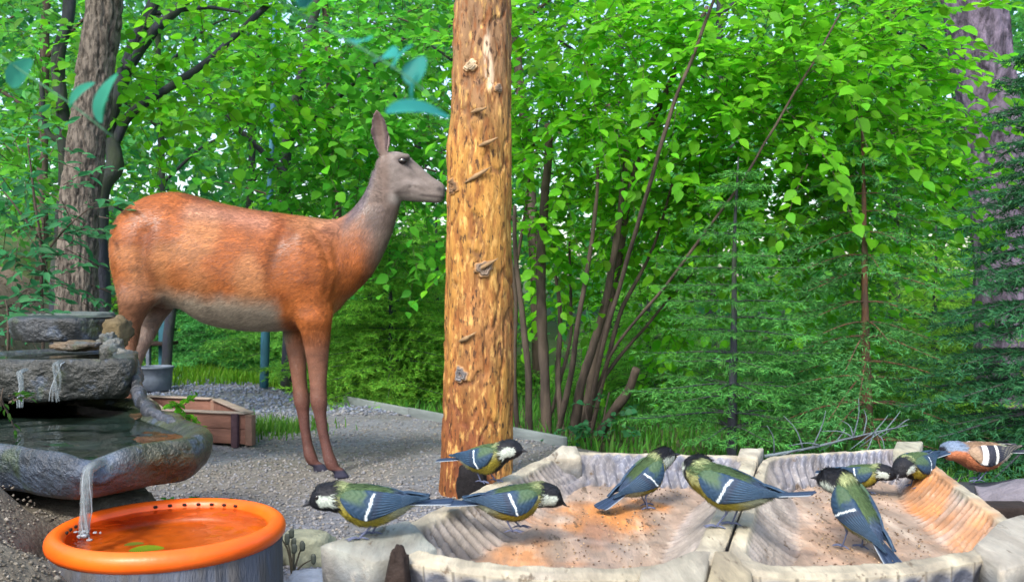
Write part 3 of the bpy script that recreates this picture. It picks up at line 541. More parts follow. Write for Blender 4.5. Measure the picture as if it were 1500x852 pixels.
# grey log and dark log behind the right end of the trays
for nm, pts, r, mt, lab in (('log', [P(1440, 752, 1.50), P(1500, 742, 1.48), P(1640, 738, 1.45)], .045, 'greylog', 'weathered grey log lying behind the right end of the trays'),
                          ('log', [P(1405, 740, 1.64), P(1480, 735, 1.64), P(1640, 728, 1.63)], .042, 'bark_dark', 'dark mossy log under the chaffinch')):
    pp = spline(pts, 24); b = pp.mean(0).copy(); V, F = tube(pp, r, 22, True, .18, 16, 3); tag(obj(nm, V - b, F, M[mt], None), lab, 'log').location = b
for px, Y in ((1450, 1.60), (1600, 1.60)):
    q = P(px, 700, Y); V, F = tube([(0, 0, 0), (0, 0, .12), (0, 0, .26)], [.07, .06, .06], 14, True, .2, 12, px); q[2] = 0; o = tag(obj('prop_stump', V, F, M['bark_dark'], None), ('dark stump propping the logs behind the trays' if px < 1500 else 'dark stump propping the far end of the logs'), 'stump'); o.location = q

# ------------------------------------------------------------------ coats and plumage
def coat(o, n, length, width, field, lift=.25, name='coat', mt='coat', jit=.2, cvar=.2, seed=1, mask=None):
    """short hairs / feather barbs lying on a body mesh, combed along `field` (function of position -> direction)"""
    me = o.data; k = len(me.vertices); V = np.empty(k * 3, np.float32); N = V.copy(); me.vertices.foreach_get('co', V); me.vertices.foreach_get('normal', N); V = V.reshape(-1, 3); N = N.reshape(-1, 3)
    C = np.empty(k * 4, np.float32); me.color_attributes['Col'].data.foreach_get('color', C); C = C.reshape(-1, 4)[:, :3]
    me.calc_loop_triangles(); T = np.empty(len(me.loop_triangles) * 3, np.int32); me.loop_triangles.foreach_get('vertices', T); T = T.reshape(-1, 3)
    ar = np.linalg.norm(np.cross(V[T[:, 1]] - V[T[:, 0]], V[T[:, 2]] - V[T[:, 0]]), axis=1); rg = np.random.default_rng(seed)
    t = rg.choice(len(T), n, p=ar / ar.sum()); w = rg.dirichlet((1, 1, 1), n); pos = (V[T[t]] * w[..., None]).sum(1); nr = (N[T[t]] * w[..., None]).sum(1); nr /= np.linalg.norm(nr, axis=1)[:, None] + 1e-9; cc = (C[T[t]] * w[..., None]).sum(1)
    L = length(pos) if callable(length) else np.full(n, length); d = field(pos) + rg.normal(0, jit, (n, 3)); d -= nr * (d * nr).sum(1)[:, None]; d /= np.linalg.norm(d, axis=1)[:, None] + 1e-9
    if mask is not None: L = L * mask(pos)
    L = L * rg.uniform(.6, 1.3, n); side = np.cross(nr, d); tip = pos + d * L[:, None] + nr * (L * lift)[:, None]; pos = pos - nr * .0006 * (length if not callable(length) else .01) / .01
    wv = (width * rg.uniform(.6, 1.2, n) * (L > 1e-5))[:, None]
    VV = np.stack([pos - side * wv / 2, pos + side * wv / 2, tip], 1).reshape(-1, 3); cc = np.repeat(cc * rg.uniform(1 - cvar, 1 + cvar, (n, 1)), 3, 0)
    return tag(obj(name, VV, np.arange(n * 3).reshape(-1, 3), M[mt], o.parent if o.parent else o, False, cc), kind='stuff')
def loft(st, m=28, n=60, ex=2.2):
    """closed surface through stations (centre xyz, axis-u xyz * half size, axis-v xyz * half size)"""
    A = np.array([np.concatenate([c, u, v]) for c, u, v in st]); A = np.column_stack([spline(A[:, i:i + 3], n) for i in (0, 3, 6)])
    t = np.linspace(0, 2 * np.pi, m, endpoint=False); ct, s_ = np.cos(t), np.sin(t); ct = np.sign(ct) * np.abs(ct) ** (2 / ex); s_ = np.sign(s_) * np.abs(s_) ** (2 / ex)
    V = A[:, None, 0:3] + ct[None, :, None] * A[:, None, 3:6] + s_[None, :, None] * A[:, None, 6:9]
    V = V.reshape(-1, 3); k = len(V); V = np.vstack([V, V[:m].mean(0), V[-m:].mean(0)]); j = np.arange(m); b = (n - 1) * m
    return V, [ringfaces(n, m), np.stack([np.full(m, k), (j + 1) % m, j], 1), np.stack([np.full(m, k + 1), b + j, b + (j + 1) % m], 1)]

# ------------------------------------------------------------------ the deer
DY = 3.56
def build_deer():
    mb = MB(); e_y = np.array([0, 1., 0])
    def D(px, py, y=DY): return P(px, py, y)
    sc = DY / FPX
    # trunk
    tr_ = [(168, 345, 366, .02), (172, 326, 398, .075), (183, 310, 432, .125), (204, 295, 447, .158), (230, 284, 447, .172), (262, 281, 450, .180), (300, 291, 473, .188), (340, 301, 482, .19), (380, 308, 485, .185), (420, 313, 484, .175), (450, 317, 480, .162), (480, 321, 468, .145), (505, 324, 440, .118), (522, 336, 414, .085), (531, 355, 392, .035)]
    mb.add(*loft([(D(x, (t + b) / 2), np.array([0, 0, (b - t) / 2 * sc]), e_y * w) for x, t, b, w in tr_], 48, 120, 2.15))
    # neck
    nk = [(478, 388, 60, .12), (512, 364, 50, .098), (537, 336, 38, .076), (554, 306, 30, .062), (564, 280, 26, .055), (570, 256, 24, .052)]
    pts = np.array([(x, y) for x, y, _, _ in nk]); tg = np.gradient(pts, axis=0); tg /= np.linalg.norm(tg, axis=1)[:, None]
    mb.add(*loft([(D(x, y), np.array([-t[1], 0, -t[0]]) * r * sc, e_y * w) for (x, y, r, w), t in zip(nk, tg)], 36, 50))
    # head: flat forehead, long tapering muzzle
    hd = [(552, 248, 12, .028), (560, 249, 24, .050), (574, 253, 31, .060), (590, 259, 33.5, .057), (605, 266, 29, .046), (620, 273, 23, .036), (634, 279, 18, .031), (644, 282, 15.5, .030), (650, 283, 11, .022), (652, 284, 4, .01)]
    mb.add(*loft([(D(x, y), np.array([.12, 0, 1]) * r * sc, e_y * w) for x, y, r, w in hd], 36, 70, 2.3))
    for s in (-1, 1):                                  # brow ridge over each eye, cheek
        V, F = blob((.035, .016, .014), 3, 12, 16, 0); mb.add(V + D(591, 232) + e_y * s * .046, F)
        V, F = blob((.05, .018, .035), 3, 12, 16, 0); mb.add(V + D(586, 272) + e_y * s * .038, F)
        V, F = blob((.014, .010, .012), 3, 10, 12, 0); mb.add(V + D(645, 278) + e_y * s * .019, F)
    # ears: cupped blades standing up
    for s, (bx_, by_), (tx_, ty_) in ((-1, (563, 230), (556, 167)), (1, (561, 230), (551, 172))):
        b0 = D(bx_, by_) + e_y * s * .035; t0 = D(tx_, ty_) + e_y * s * .085; ax = t0 - b0; L = np.linalg.norm(ax); ax /= L; ac = np.array([1, 0, 0]) - ax * ax[0]; ac /= np.linalg.norm(ac); nn = np.cross(ax, ac)
        v = np.linspace(0, 1, 24)[:, None]; u = np.linspace(-1, 1, 15)[None]; w = np.interp(v, [0, .15, .45, .75, .93, 1], [.013, .021, .036, .030, .014, .003])
        S_ = b0 + (v * L)[..., None] * ax + (u * w)[..., None] * ac + (-(1 - u ** 2) * w * .55 * s * -1 * -1)[..., None] * nn * (1 if nn[1] * s > 0 else -1) * -1
        th = .0055; A_ = S_ + nn * th; B_ = S_ - nn * th; k = 24 * 15; f = ringfaces(24, 15, False); VV = np.vstack([A_.reshape(-1, 3), B_.reshape(-1, 3)])
        ed = [i for i in range(15)] + [i * 15 + 14 for i in range(1, 24)] + [23 * 15 + i for i in range(13, -1, -1)] + [i * 15 for i in range(22, 0, -1)]; ed = np.array(ed); e2 = np.roll(ed, -1)
        mb.add(VV, [f, f[:, ::-1] + k, np.stack([e2, ed, ed + k, e2 + k], 1)])
    # legs
    def leg(st, hoofx, y):
        q = [(P(x, yy, y_), np.array([1, 0, .0]) * r * y_ / FPX, e_y * r * y_ / FPX * f) for x, yy, r, f, y_ in st]; mb.add(*loft(q, 24, 80))
        l = q[-1][0]; hz = np.array([P(hoofx, 426, y)[0], y, 0]); mb.add(*loft([(l + (0, 0, .01), np.array([.02, 0, .004]), e_y * .02), (l * .5 + hz * .5 + (0, 0, .018), np.array([.024, 0, .004]), e_y * .02), (hz + (0, 0, .022), np.array([.026, 0, 0]), e_y * .019), (hz + (.004, 0, .002), np.array([.034, 0, 0]), e_y * .023)], 20, 20))
    yn, yf = 3.5, 3.62
    def lg(rows, ya, yb): k = len(rows); return [(x, y, r, f, (DY + (ya - DY) * min(1, i / 2)) * (i < 2) + (ya + (yb - ya) * min(1, max(0, i - 1) / 3)) * (i >= 2)) for i, (x, y, r, f) in enumerate(rows)]
    leg(lg([(452, 395, 34, .55), (455, 430, 34, .6), (460, 462, 29, .7), (463, 492, 21, .8), (465, 530, 15.5, .85), (466, 562, 12.5, .9), (467, 588, 12.5, .95), (469, 606, 9.5, .9), (473, 632, 8, .95), (479, 658, 8, .95), (484, 675, 9.8, 1), (489, 688, 8.5, 1)], 3.43, yn), 499, yn)
    leg(lg([(446, 400, 32, .55), (440, 440, 28, .6), (434, 470, 22, .7), (433, 495, 17, .8), (436, 530, 13, .85), (439, 562, 11, .9), (442, 586, 12, .95), (444, 604, 9, .9), (447, 630, 7.5, .95), (451, 652, 7.8, .95), (455, 668, 9.4, 1), (460, 681, 8, 1)], 3.68, yf), 469, yf)
    leg(lg([(212, 360, 46, .55), (207, 400, 42, .6), (203, 435, 31, .65), (193, 470, 18.5, .75), (188, 500, 14, .8), (184, 525, 12.5, .85), (181, 546, 13, .9), (184, 572, 9.5, .9), (188, 620, 8.5, .95), (193, 662, 9.5, 1), (198, 682, 8.5, 1)], 3.43, 3.48), 208, 3.48)
    leg(lg([(232, 380, 40, .55), (236, 420, 34, .6), (236, 448, 23, .65), (222, 472, 17, .75), (210, 498, 14, .8), (199, 524, 12, .85), (192, 545, 12.5, .9), (196, 572, 9.5, .9), (202, 620, 8.5, .95), (207, 660, 9.5, 1), (212, 680, 8, 1)], 3.66, 3.63), 221, 3.63)
    # shoulder muscle, haunch, udder, tail
    for x, y, r, dy in ((450, 395, (.11, .045, .17), -.128), (214, 375, (.13, .055, .18), -.115), (450, 395, (.11, .045, .17), .128), (214, 375, (.13, .055, .18), .115), (247, 441, (.05, .06, .035), 0), (490, 420, (.06, .06, .10), 0)):
        V, F = blob(r, 2, 16, 24, 0, sq=1); mb.add(V + D(x, y, DY + dy), F)
    mb.add(*loft([(D(176, 328), np.array([.02, 0, .008]), e_y * .02), (D(169, 342), np.array([.018, 0, .0]), e_y * .022), (D(167, 365), np.array([.014, 0, 0]), e_y * .018), (D(169, 392), np.array([.004, 0, 0]), e_y * .006)], 16, 20))
    V, F, C = mb.data(); tmp = obj('tmp', V, F, None); md = tmp.modifiers.new('r', 'REMESH'); md.mode = 'VOXEL'; md.voxel_size = .0058; sm = tmp.modifiers.new('s', 'SMOOTH'); sm.factor = .5; sm.iterations = 10
    dg = bpy.context.evaluated_depsgraph_get(); me = bpy.data.meshes.new_from_object(tmp.evaluated_get(dg)); bpy.data.objects.remove(tmp)
    k = len(me.vertices); V = np.empty(k * 3, np.float32); me.vertices.foreach_get('co', V); V = V.reshape(-1, 3).astype(float); N = np.empty(k * 3, np.float32); me.vertices.foreach_get('normal', N); N = N.reshape(-1, 3)
    E = np.empty(len(me.edges) * 2, np.int32); me.edges.foreach_get('vertices', E); E = E.reshape(-1, 2); deg = np.bincount(E.ravel(), minlength=k)[:, None] + 1e-9
    x = 750 + V[:, 0] / sc; y = 426 + (CAMZ - V[:, 2]) / sc; wsm = (sstep(545, 500, x) * sstep(500, 455, y) * .6)[:, None]
    for _ in range(70):
        acc = np.stack([np.bincount(E[:, 0], V[E[:, 1], j], k) + np.bincount(E[:, 1], V[E[:, 0], j], k) for j in range(3)], -1); V = V + wsm * (acc / deg - V)
    x = 750 + V[:, 0] / sc; y = 426 + (CAMZ - V[:, 2]) / sc                         # the drawing units of the outline above
    def seg_d(pts):
        p = spline([(u, v, 0) for u, v in pts], 40)[:, :2]; return np.sqrt(((x[:, None] - p[None, :, 0]) ** 2 + (y[:, None] - p[None, :, 1]) ** 2).min(1))
    near_ = np.abs(N[:, 1])
    for pts, dep, wd in (([(472, 335), (484, 356), (496, 385)], .010, 7), ([(432, 340), (420, 375), (418, 420), (428, 450)], .009, 10), ([(240, 345), (236, 385), (242, 420), (252, 432)], .011, 10), ([(505, 345), (500, 380), (490, 430)], .006, 8), ([(452, 330), (458, 370), (462, 410)], -.007, 12), ([(300, 330), (330, 400), (380, 430)], -.004, 30), ([(270, 300), (262, 340), (258, 400)], -.004, 14), ([(600, 243), (612, 256), (624, 268)], .004, 4), ([(590, 282), (606, 276), (622, 282)], .003, 3)):
        V = V - N * (dep * np.exp(-(seg_d(pts) / wd) ** 2) * near_)[:, None]
    nz = fbm(V, 9, 4, 3); nf = fbm(V * np.array([.4, 1, 1]), 45, 3, 4)
    rust = np.array((.30, .088, .020)); c = np.broadcast_to(rust, V.shape)
    c = mix(c, (.19, .050, .013), sstep(.0, .7, nz) * .8)
    c = mix(c, (.40, .19, .08), sstep(.15, .9, fbm(V, 5, 3, 8)) * .6)
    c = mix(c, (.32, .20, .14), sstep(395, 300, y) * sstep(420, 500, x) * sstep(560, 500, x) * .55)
    c = mix(c, (.13, .040, .012), np.exp(-(seg_d([(440, 345), (425, 365), (418, 400)]) / 14) ** 2) * .6); c = mix(c, (.14, .036, .010), np.exp(-(seg_d([(246, 345), (240, 380), (246, 410)]) / 15) ** 2) * .65); c = mix(c, (.36, .21, .16), np.exp(-(seg_d([(300, 315), (350, 320), (400, 330)]) / 14) ** 2) * .5)  # coat markings mixed with painted shade in shoulder and flank creases, highlight on back
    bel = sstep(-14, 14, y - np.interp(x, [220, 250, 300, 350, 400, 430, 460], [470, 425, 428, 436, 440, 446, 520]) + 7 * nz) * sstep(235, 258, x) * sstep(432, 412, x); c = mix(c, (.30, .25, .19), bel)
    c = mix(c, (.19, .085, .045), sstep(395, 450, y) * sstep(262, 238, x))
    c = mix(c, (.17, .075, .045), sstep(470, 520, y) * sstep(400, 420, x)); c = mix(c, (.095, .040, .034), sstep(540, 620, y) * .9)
    c = mix(c, (.25, .17, .14), ((x > 190) & (x < 250)) * sstep(440, 470, y) * (V[:, 1] > DY) * sstep(300, 250, x))
    nt = sstep(505, 560, x + (330 - y) * .35 + 12 * nz); c = mix(c, (.135, .10, .085), nt * sstep(500, 380, y)); c = mix(c, (.20, .155, .12), nt * sstep(12, 40, (x - 530) * .75 + (y - 335) * .55) * .6 * sstep(296, 310, y))
    c = mix(c, (.10, .085, .10), sstep(500, 518, x) * sstep(560, 548, x) * sstep(26, 6, y - np.interp(x, [500, 515, 535, 548, 556], [323, 316, 294, 264, 238])) * .8)
    hdm = sstep(566, 580, x) * sstep(305, 292, y); c = mix(c, (.17, .145, .135), hdm); c = mix(c, (.30, .27, .25), hdm * sstep(281, 291, y) * .8)
    c = mix(c, (.05, .04, .045), hdm * np.exp(-((x - 593) / 9.5) ** 2 - ((y - 238) / 6) ** 2) * .97); c = mix(c, (.05, .042, .045), hdm * np.exp(-((x - 602 - (y - 246) * .8) / 3.5) ** 2 - ((y - 247) / 6) ** 2) * .8); c = mix(c, (.26, .23, .22), hdm * np.exp(-((x - 608) / 12) ** 2 - ((y - 270) / 5) ** 2) * .7)
    c = mix(c, (.03, .027, .03), np.exp(-((x - 645) / 4.5) ** 2 - ((y - 278) / 3.4) ** 2) * .95)
    c = mix(c, (.05, .04, .04), np.exp(-((y - 289 - (x - 640) * .10) / 2.8) ** 2) * sstep(610, 622, x) * .95)
    earm = sstep(226, 218, y) * (x < 580); c = mix(c, (.18, .135, .12), earm); c = mix(c, (.09, .065, .07), earm * sstep(.5, .9, np.abs(x - (559 + (y - 196) * .1)) / np.interp(y, [167, 180, 196, 215, 226], [2, 8.5, 11, 7, 5])))
    c = mix(c, (.14, .09, .08), earm * sstep(.45, .15, np.abs(x - (559 + (y - 196) * .1)) / 11) * .6)
    c = mix(c, (.12, .06, .03), sstep(178, 168, x) * sstep(325, 345, y) * sstep(440, 400, y) * .5)
    c = mix(c, (.025, .025, .045), sstep(.040, .032, V[:, 2]))
    c = c * (1 + .22 * nf)[:, None]
    base = np.array([P(330, 426, DY)[0], DY, 0])
    root = thing('deer', 'rust-brown red deer hind standing on the gravel sniffing the peeled post', 'deer', tuple(base))
    me.vertices.foreach_set('co', (V - base).astype(np.float32).ravel()); me.polygons.foreach_set('use_smooth', np.ones(len(me.polygons), bool))
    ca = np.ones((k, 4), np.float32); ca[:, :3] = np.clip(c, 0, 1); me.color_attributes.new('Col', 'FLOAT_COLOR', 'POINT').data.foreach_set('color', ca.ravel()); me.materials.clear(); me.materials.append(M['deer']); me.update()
    body = link('body', me, root)
    def field(p):
        w = p + base; px = 750 + w[:, 0] / sc; py = 426 + (CAMZ - w[:, 2]) / sc
        d = np.tile(np.array([-1., 0, -.35]), (len(p), 1)); hd_ = (px > 545) & (py < 300); d[hd_] = (-1, 0, .45); nk_ = (px > 500) & (py >= 250) & ~hd_; d[nk_] = (-.5, 0, -1); lg_ = py > 480; d[lg_] = (.0, 0, -1); er = (py < 226); d[er] = (-.1, 0, 1)
        return d
    def ln(p):
        w = p + base; px = 750 + w[:, 0] / sc; py = 426 + (CAMZ - w[:, 2]) / sc; L = np.full(len(p), .019); L[(px > 560) & (py < 305)] = .006; L[py > 500] = .006; L[(px > 495) & (px < 565) & (py > 255) & (py < 420)] = .017; L[w[:, 2] < .045] = 0; L[py < 226] = .005
        L[((px - 592) / 10) ** 2 + ((py - 238) / 7) ** 2 < 1] = 0
        return L
    coat(body, 120000, ln, .0022, field, .2, jit=.25, cvar=.5)
    for s in (-1, 1):
        V, F = blob((.017, .009, .0125), 0, 14, 20, 0, sq=1); o = obj('eye', V, F, M['eye'], root); o.location = D(592, 238.5) + e_y * s * .0535 - base
    return root
deer = build_deer()
# ------------------------------------------------------------------ small birds
BST = np.array([  # x, z, half width, half height  (bird faces +X, origin at the body's middle)
 (-.046, .0035, .0035, .0030), (-.040, .0030, .0085, .0070), (-.030, .0015, .0140, .0125), (-.016, .0000, .0195, .0180), (0, -.0005, .0222, .0210), (.013, .0010, .0215, .0205),
 (.025, .0050, .0180, .0178), (.034, .0095, .0164, .0162), (.042, .0125, .0152, .0150), (.050, .0135, .0130, .0130), (.0565, .0130, .0090, .0088), (.0605, .0120, .0045, .0042), (.0618, .0118, .0012, .0012)])
def bird(kind, label, px, py, z, yaw, pitch=10, hyaw=0, hpitch=None, k=1.0, lift=.040, tail=0, twist=0, seed=0, fluff=1.0, group='birds on the feeding trays', stance=0.012, tspread=1.0):
    rg = np.random.default_rng(100 + seed); Y = (CAMZ - z) * FPX / (py - 426); foot = np.array([(px - 750) / FPX * Y, Y, z])
    root = thing('great_tit' if kind == 'tit' else 'chaffinch', label, 'bird', tuple(foot), group); root.rotation_euler.z = math.radians(yaw)
    if hpitch is None: hpitch = -.75 * pitch
    hp, hy, bp = math.radians(hpitch), math.radians(hyaw), math.radians(pitch)
    def pose(V, head=True):
        V = V.copy()
        if head:
            w = sstep(.022, .042, V[..., 0]); piv = np.array([.030, 0, .006]); d = V - piv; a = hp * w; x, zz_ = d[..., 0] * np.cos(a) - d[..., 2] * np.sin(a), d[..., 0] * np.sin(a) + d[..., 2] * np.cos(a)
            b = hy * w; x, y = x * np.cos(b) - d[..., 1] * np.sin(b), x * np.sin(b) + d[..., 1] * np.cos(b); V = np.stack([x, y, zz_], -1) + piv
        c, s = math.cos(bp), math.sin(bp); V = np.stack([V[..., 0] * c - V[..., 2] * s, V[..., 1], V[..., 0] * s + V[..., 2] * c], -1)
        return V * k + np.array([0, 0, lift * k])
    n, m = 130, 72; st = np.column_stack([spline(BST[:, :3], n), spline(np.column_stack([BST[:, 3], BST[:, 0], BST[:, 0]]), n)[:, 0]])
    st[:, 2:] = np.maximum(st[:, 2:], .0008); st[:, 2] *= fluff; t = np.linspace(0, 2 * np.pi, m, endpoint=False); ct, s_ = np.cos(t), np.sin(t)
    V = np.stack([np.broadcast_to(st[:, :1], (n, m)), st[:, 2:3] * ct, st[:, 1:2] + st[:, 3:4] * s_ * np.where(s_ < 0, 1 + .12 * (fluff - 1), 1)], -1)
    X = V[..., 0]; R = s_[None] * np.ones((n, 1)); AY = np.abs(V[..., 1]); nz = fbm(V, 160, 3, seed); Xn = X + .0016 * nz; Rn = R + .09 * nz
    V = V * (1 + .02 * fbm(V, 90, 3, seed + 5))[..., None]
    if kind == 'tit':
        yel, grn, blk, wht, blu = (.27, .23, .03), (.055, .095, .036), (.007, .008, .012), (.42, .47, .42), (.04, .065, .115)
        c = np.broadcast_to(np.array(yel), V.shape); c = mix(c, (.28, .31, .26), sstep(-.008, -.030, Xn) * .8); c = mix(c, (.23, .28, .19), sstep(-.5, -.1, Rn) * .5)
        c = mix(c, grn, sstep(.05, .3, Rn)); c = mix(c, blu, sstep(-.014, -.026, Xn) * sstep(.1, .35, Rn)); c = mix(c, (.30, .34, .16), sstep(.025, .029, Xn) * sstep(.0365, .034, Xn) * sstep(.5, .8, Rn) * .8)
        c = mix(c, blk, sstep(-.85, -.93, Rn) * sstep(-.026, -.016, Xn))
        hd_ = sstep(.0325, .0345, Xn); c = mix(c, blk, hd_)
        ck = sstep(.0355, .0372, Xn) * sstep(.0545, .0525, Xn) * sstep(-.62, -.5, Rn) * sstep(.36, .24, Rn); c = mix(c, wht, ck)
    else:
        org, bg, brn, blk = (.42, .15, .07), (.14, .19, .27), (.22, .14, .085), (.012, .013, .02)
        c = np.broadcast_to(np.array(org), V.shape); c = mix(c, (.62, .55, .48), sstep(-.005, -.028, Xn)); c = mix(c, brn, sstep(.1, .35, Rn)); c = mix(c, (.25, .30, .20), sstep(-.022, -.03, Xn) * sstep(.2, .4, Rn))
        c = mix(c, bg, sstep(.028, .033, Xn) * sstep(.15, .4, Rn)); c = mix(c, blk, sstep(.0555, .058, Xn))
    body = obj('body', pose(V).reshape(-1, 3), ringfaces(n, m), M['plume'], root, True, c.reshape(-1, 3))
    coat(body, 6500, .0075 * k, .0017 * k, lambda p: np.tile(np.array([-math.cos(bp), 0, -math.sin(bp) - .1]), (len(p), 1)), .2, 'plumage', 'plume', .3, .38, seed,
         mask=lambda p: np.where(p[:, 0] > .042 * k, .45, 1.0))
    # beak, eyes
    pr = [(.0608, .0120, .0030, .0030), (.0645, .0114, .0019, .0020), (.0685, .0104, .0009, .0009), (.0705, .0098, .0001, .0001)] if kind == 'tit' else [(.0603, .0120, .0036, .0038), (.0650, .0112, .0025, .0026), (.0700, .0100, .0011, .0011), (.0725, .0094, .0001, .0001)]
    Vb = np.array([[(x, w * math.cos(a), zc + h * math.sin(a)) for a in np.linspace(0, 2 * np.pi, 10, endpoint=False)] for x, zc, w, h in pr])
    obj('beak', pose(Vb).reshape(-1, 3), ringfaces(4, 10), M['beak'], root)
    for s in (-1, 1):
        Ve, Fe = blob((.0021, .0013, .0021), 0, 10, 12, 0); obj('eye', pose(Ve + np.array([.0512, s * .0118, .0172])), Fe, M['eye'], root)
    # wings: a folded wing whose flight feathers are ridged and reach past the rump
    nu, nv = 72, 48; u = np.linspace(0, 1, nu)[:, None] * np.ones((1, nv)); v = np.linspace(-1, 1, nv)[None] * np.ones((nu, 1))
    x = .0285 - u * .091; w_ = np.interp(x, st[:, 0], st[:, 2]); h_ = np.interp(x, st[:, 0], st[:, 3]); zc = np.interp(x, st[:, 0], st[:, 1])
    w_ = np.maximum(w_, np.interp(u, [0, .7, 1], [0, .0118, .0062])); h_ = np.maximum(h_, np.interp(u, [0, .7, 1], [0, .0105, .008]))
    pf = np.interp(u, [0, .05, .13, .3, .55, .75, .9, 1], [.22, .55, .85, 1, .85, .58, .30, .05]); cphi = np.interp(u, [0, .3, .7, 1], [.30, .24, .40, .55]); phi = cphi + v * .80 * pf
    edge = sstep(1.0, .8, np.abs(v)) * sstep(0, .06, u); off = .0012 + .0030 * edge
    fth = (v * 5.5 + 2.2 * u); rid = np.abs((fth % 1) - .5) * 2
    off = off - .0011 * (1 - rid) * sstep(.34, .46, u) - .0007 * (np.abs(((u * 14 + .35 * np.sin(v * 9)) % 1) - .5) < .16) * sstep(.42, .36, u)
    x = x + np.where(u > .9, .003 * (rid - .5), 0)
    for s in (-1, 1):
        Vw = np.stack([x, s * (w_ + off) * np.cos(phi), zc + (h_ + off) * np.sin(phi)], -1); nz = fbm(Vw, 200, 2, seed + 3)
        if kind == 'tit':
            cw = np.broadcast_to(np.array((.015, .040, .078)), Vw.shape); cw = mix(cw, (.045, .085, .045), sstep(.32, .22, u + .05 * nz) * sstep(-.25, .25, v)); cw = mix(cw, (.010, .018, .035), sstep(.25, .05, rid) * sstep(.36, .44, u))
            cw = mix(cw, (.06, .115, .18), sstep(.72, .95, rid) * sstep(.42, .5, u) * .7); cw = mix(cw, (.022, .03, .055), sstep(.06, .01, np.abs(u - .41 - .05 * v)) * .6)
            cw = mix(cw, (.62, .70, .74), sstep(.017, .008, np.abs(u - .345 - .07 * v + .012 * nz)) * sstep(.72, .6, v) * sstep(-.95, -.85, v))
        else:
            cw = np.broadcast_to(np.array((.02, .022, .035)), Vw.shape); cw = mix(cw, (.26, .18, .12), sstep(.22, .12, u)); cw = mix(cw, (.82, .82, .80), sstep(.05, .03, np.abs(u - .22 - .05 * v))); cw = mix(cw, (.82, .82, .74), sstep(.03, .015, np.abs(u - .43 - .05 * v)))
            cw = mix(cw, (.40, .38, .28), sstep(.75, .95, rid) * sstep(.5, .6, u) * .8)
        w = obj('wing', pose(Vw, False).reshape(-1, 3), ringfaces(nu, nv, False) if s < 0 else ringfaces(nu, nv, False)[:, ::-1], M['plume'], root, True, cw.reshape(-1, 3)); sd_ = w.modifiers.new('t', 'SOLIDIFY'); sd_.thickness = .0009 * k; sd_.offset = -1
    # tail feathers
    for i in range(6):
        f = (i - 2.5) / 2.5; L = .054 - .004 * abs(f); uu = np.linspace(0, 1, 16)[:, None] * np.ones((1, 7)); vv = np.linspace(-1, 1, 7)[None] * np.ones((16, 1)); wd = np.interp(uu, [0, .3, .85, .96, 1], [.0022, .0042, .0050, .0040, .0018])
        xx = -.036 - uu * L; yy = f * (.0045 + .008 * uu * tspread) + vv * wd; z_ = .0035 - .0012 * abs(f) - .0009 * np.abs(vv) + .0006 * (i % 2) + (xx + .036) * math.tan(math.radians(tail)) * -1
        ctl = np.array((.018, .036, .075)) if kind == 'tit' else np.array((.03, .032, .045)); ct_ = np.broadcast_to(ctl, (16, 7, 3)); ct_ = mix(ct_, ctl * .45, sstep(.35, 0, np.abs(vv)) * .7)
        if abs(f) > .9: ct_ = mix(ct_, (.28, .32, .36), sstep(.6, .9, vv * np.sign(f)))
        o = obj('tail_feather', pose(np.stack([xx, yy, z_], -1), False).reshape(-1, 3), ringfaces(16, 7, False), M['plume'], root, True, ct_.reshape(-1, 3)); sd_ = o.modifiers.new('t', 'SOLIDIFY'); sd_.thickness = .0007 * k
    # legs with three toes forward, one back
    for s in (-1, 1):
        mb = MB(); hipb = pose(np.array([-.002, s * .009, -.014]), False); ft = np.array([(.004 + stance * s * .5) * k, s * .010 * k, .0014]); kn = hipb * .45 + ft * .55 + np.array([-.007 * k, s * .001, .004 * k])
        mb.add(*tube(spline([hipb, hipb * .6 + kn * .4 + (-.001, 0, 0), kn], 8), np.linspace(.0048, .0013, 8) * k, 8), c=None); mb.add(*tube(spline([kn, kn * .5 + ft * .5, ft], 7), np.array([1.25, 1.0, .95, .95, .95, 1.05, 1.2]) * .00105 * k, 8))
        for ang, L in ((-28, .0125), (0, .0145), (26, .0125), (180, .011)):
            a = math.radians(ang); d = np.array([math.cos(a), math.sin(a), 0]); T = [ft, ft + d * L * .35 * k + (0, 0, .0012 * k), ft + d * L * .75 * k + (0, 0, -.0002), ft + d * L * k + (0, 0, -.0010 * k)]; mb.add(*tube(spline(T, 8), np.array([1.1, 1, .95, 1, .9, .8, .5, .15]) * .0010 * k, 6))
        mb.build('leg', M['birdleg'], root)
    return root
FLZ = TZ - .040
bird('tit', 'great tit standing on the tray\'s front corner block with its long tail over the tray', 541, 786, TZ + .003, 184, 1, 4, -16, 1.03, .0335, 3, seed=1)
bird('tit', 'great tit perched on the tray rim in front of the peeled post', 712, 705, TZ + .001, -33, 8, 18, None, .94, .034, 0, seed=2, fluff=1.12)
bird('tit', 'great tit bending forward inside the tray behind the block-perching tit\'s tail', 752, 776, TZ - .022, 6, 2, -4, -26, .98, .034, 4, seed=3, fluff=1.08)
bird('tit', 'slim upright great tit with blue wings in the orange-stained tray', 944, 743, FLZ, 28, 28, -8, -18, .98, .043, 6, seed=4)
bird('tit', 'plump great tit on the joint between the two trays with head turned away', 1066, 771, TZ + .001, 152, 9, -55, -6, 1.06, .041, 18, seed=5, fluff=1.22, tspread=.6)
bird('tit', 'great tit seen from behind with its blue tail pointing down in the gouged tray', 1252, 803, FLZ, 118, 44, 28, -38, 1.0, .046, 2, seed=6)
bird('tit', 'dark crouching great tit partly hidden behind the tit seen from behind', 1262, 722, FLZ, -42, 4, 10, -22, .80, .034, 0, seed=7)
bird('tit', 'great tit with its black head lowered at the tray\'s far corner', 1342, 713, TZ - .030, 216, -8, 6, -24, .92, .036, 0, seed=8)
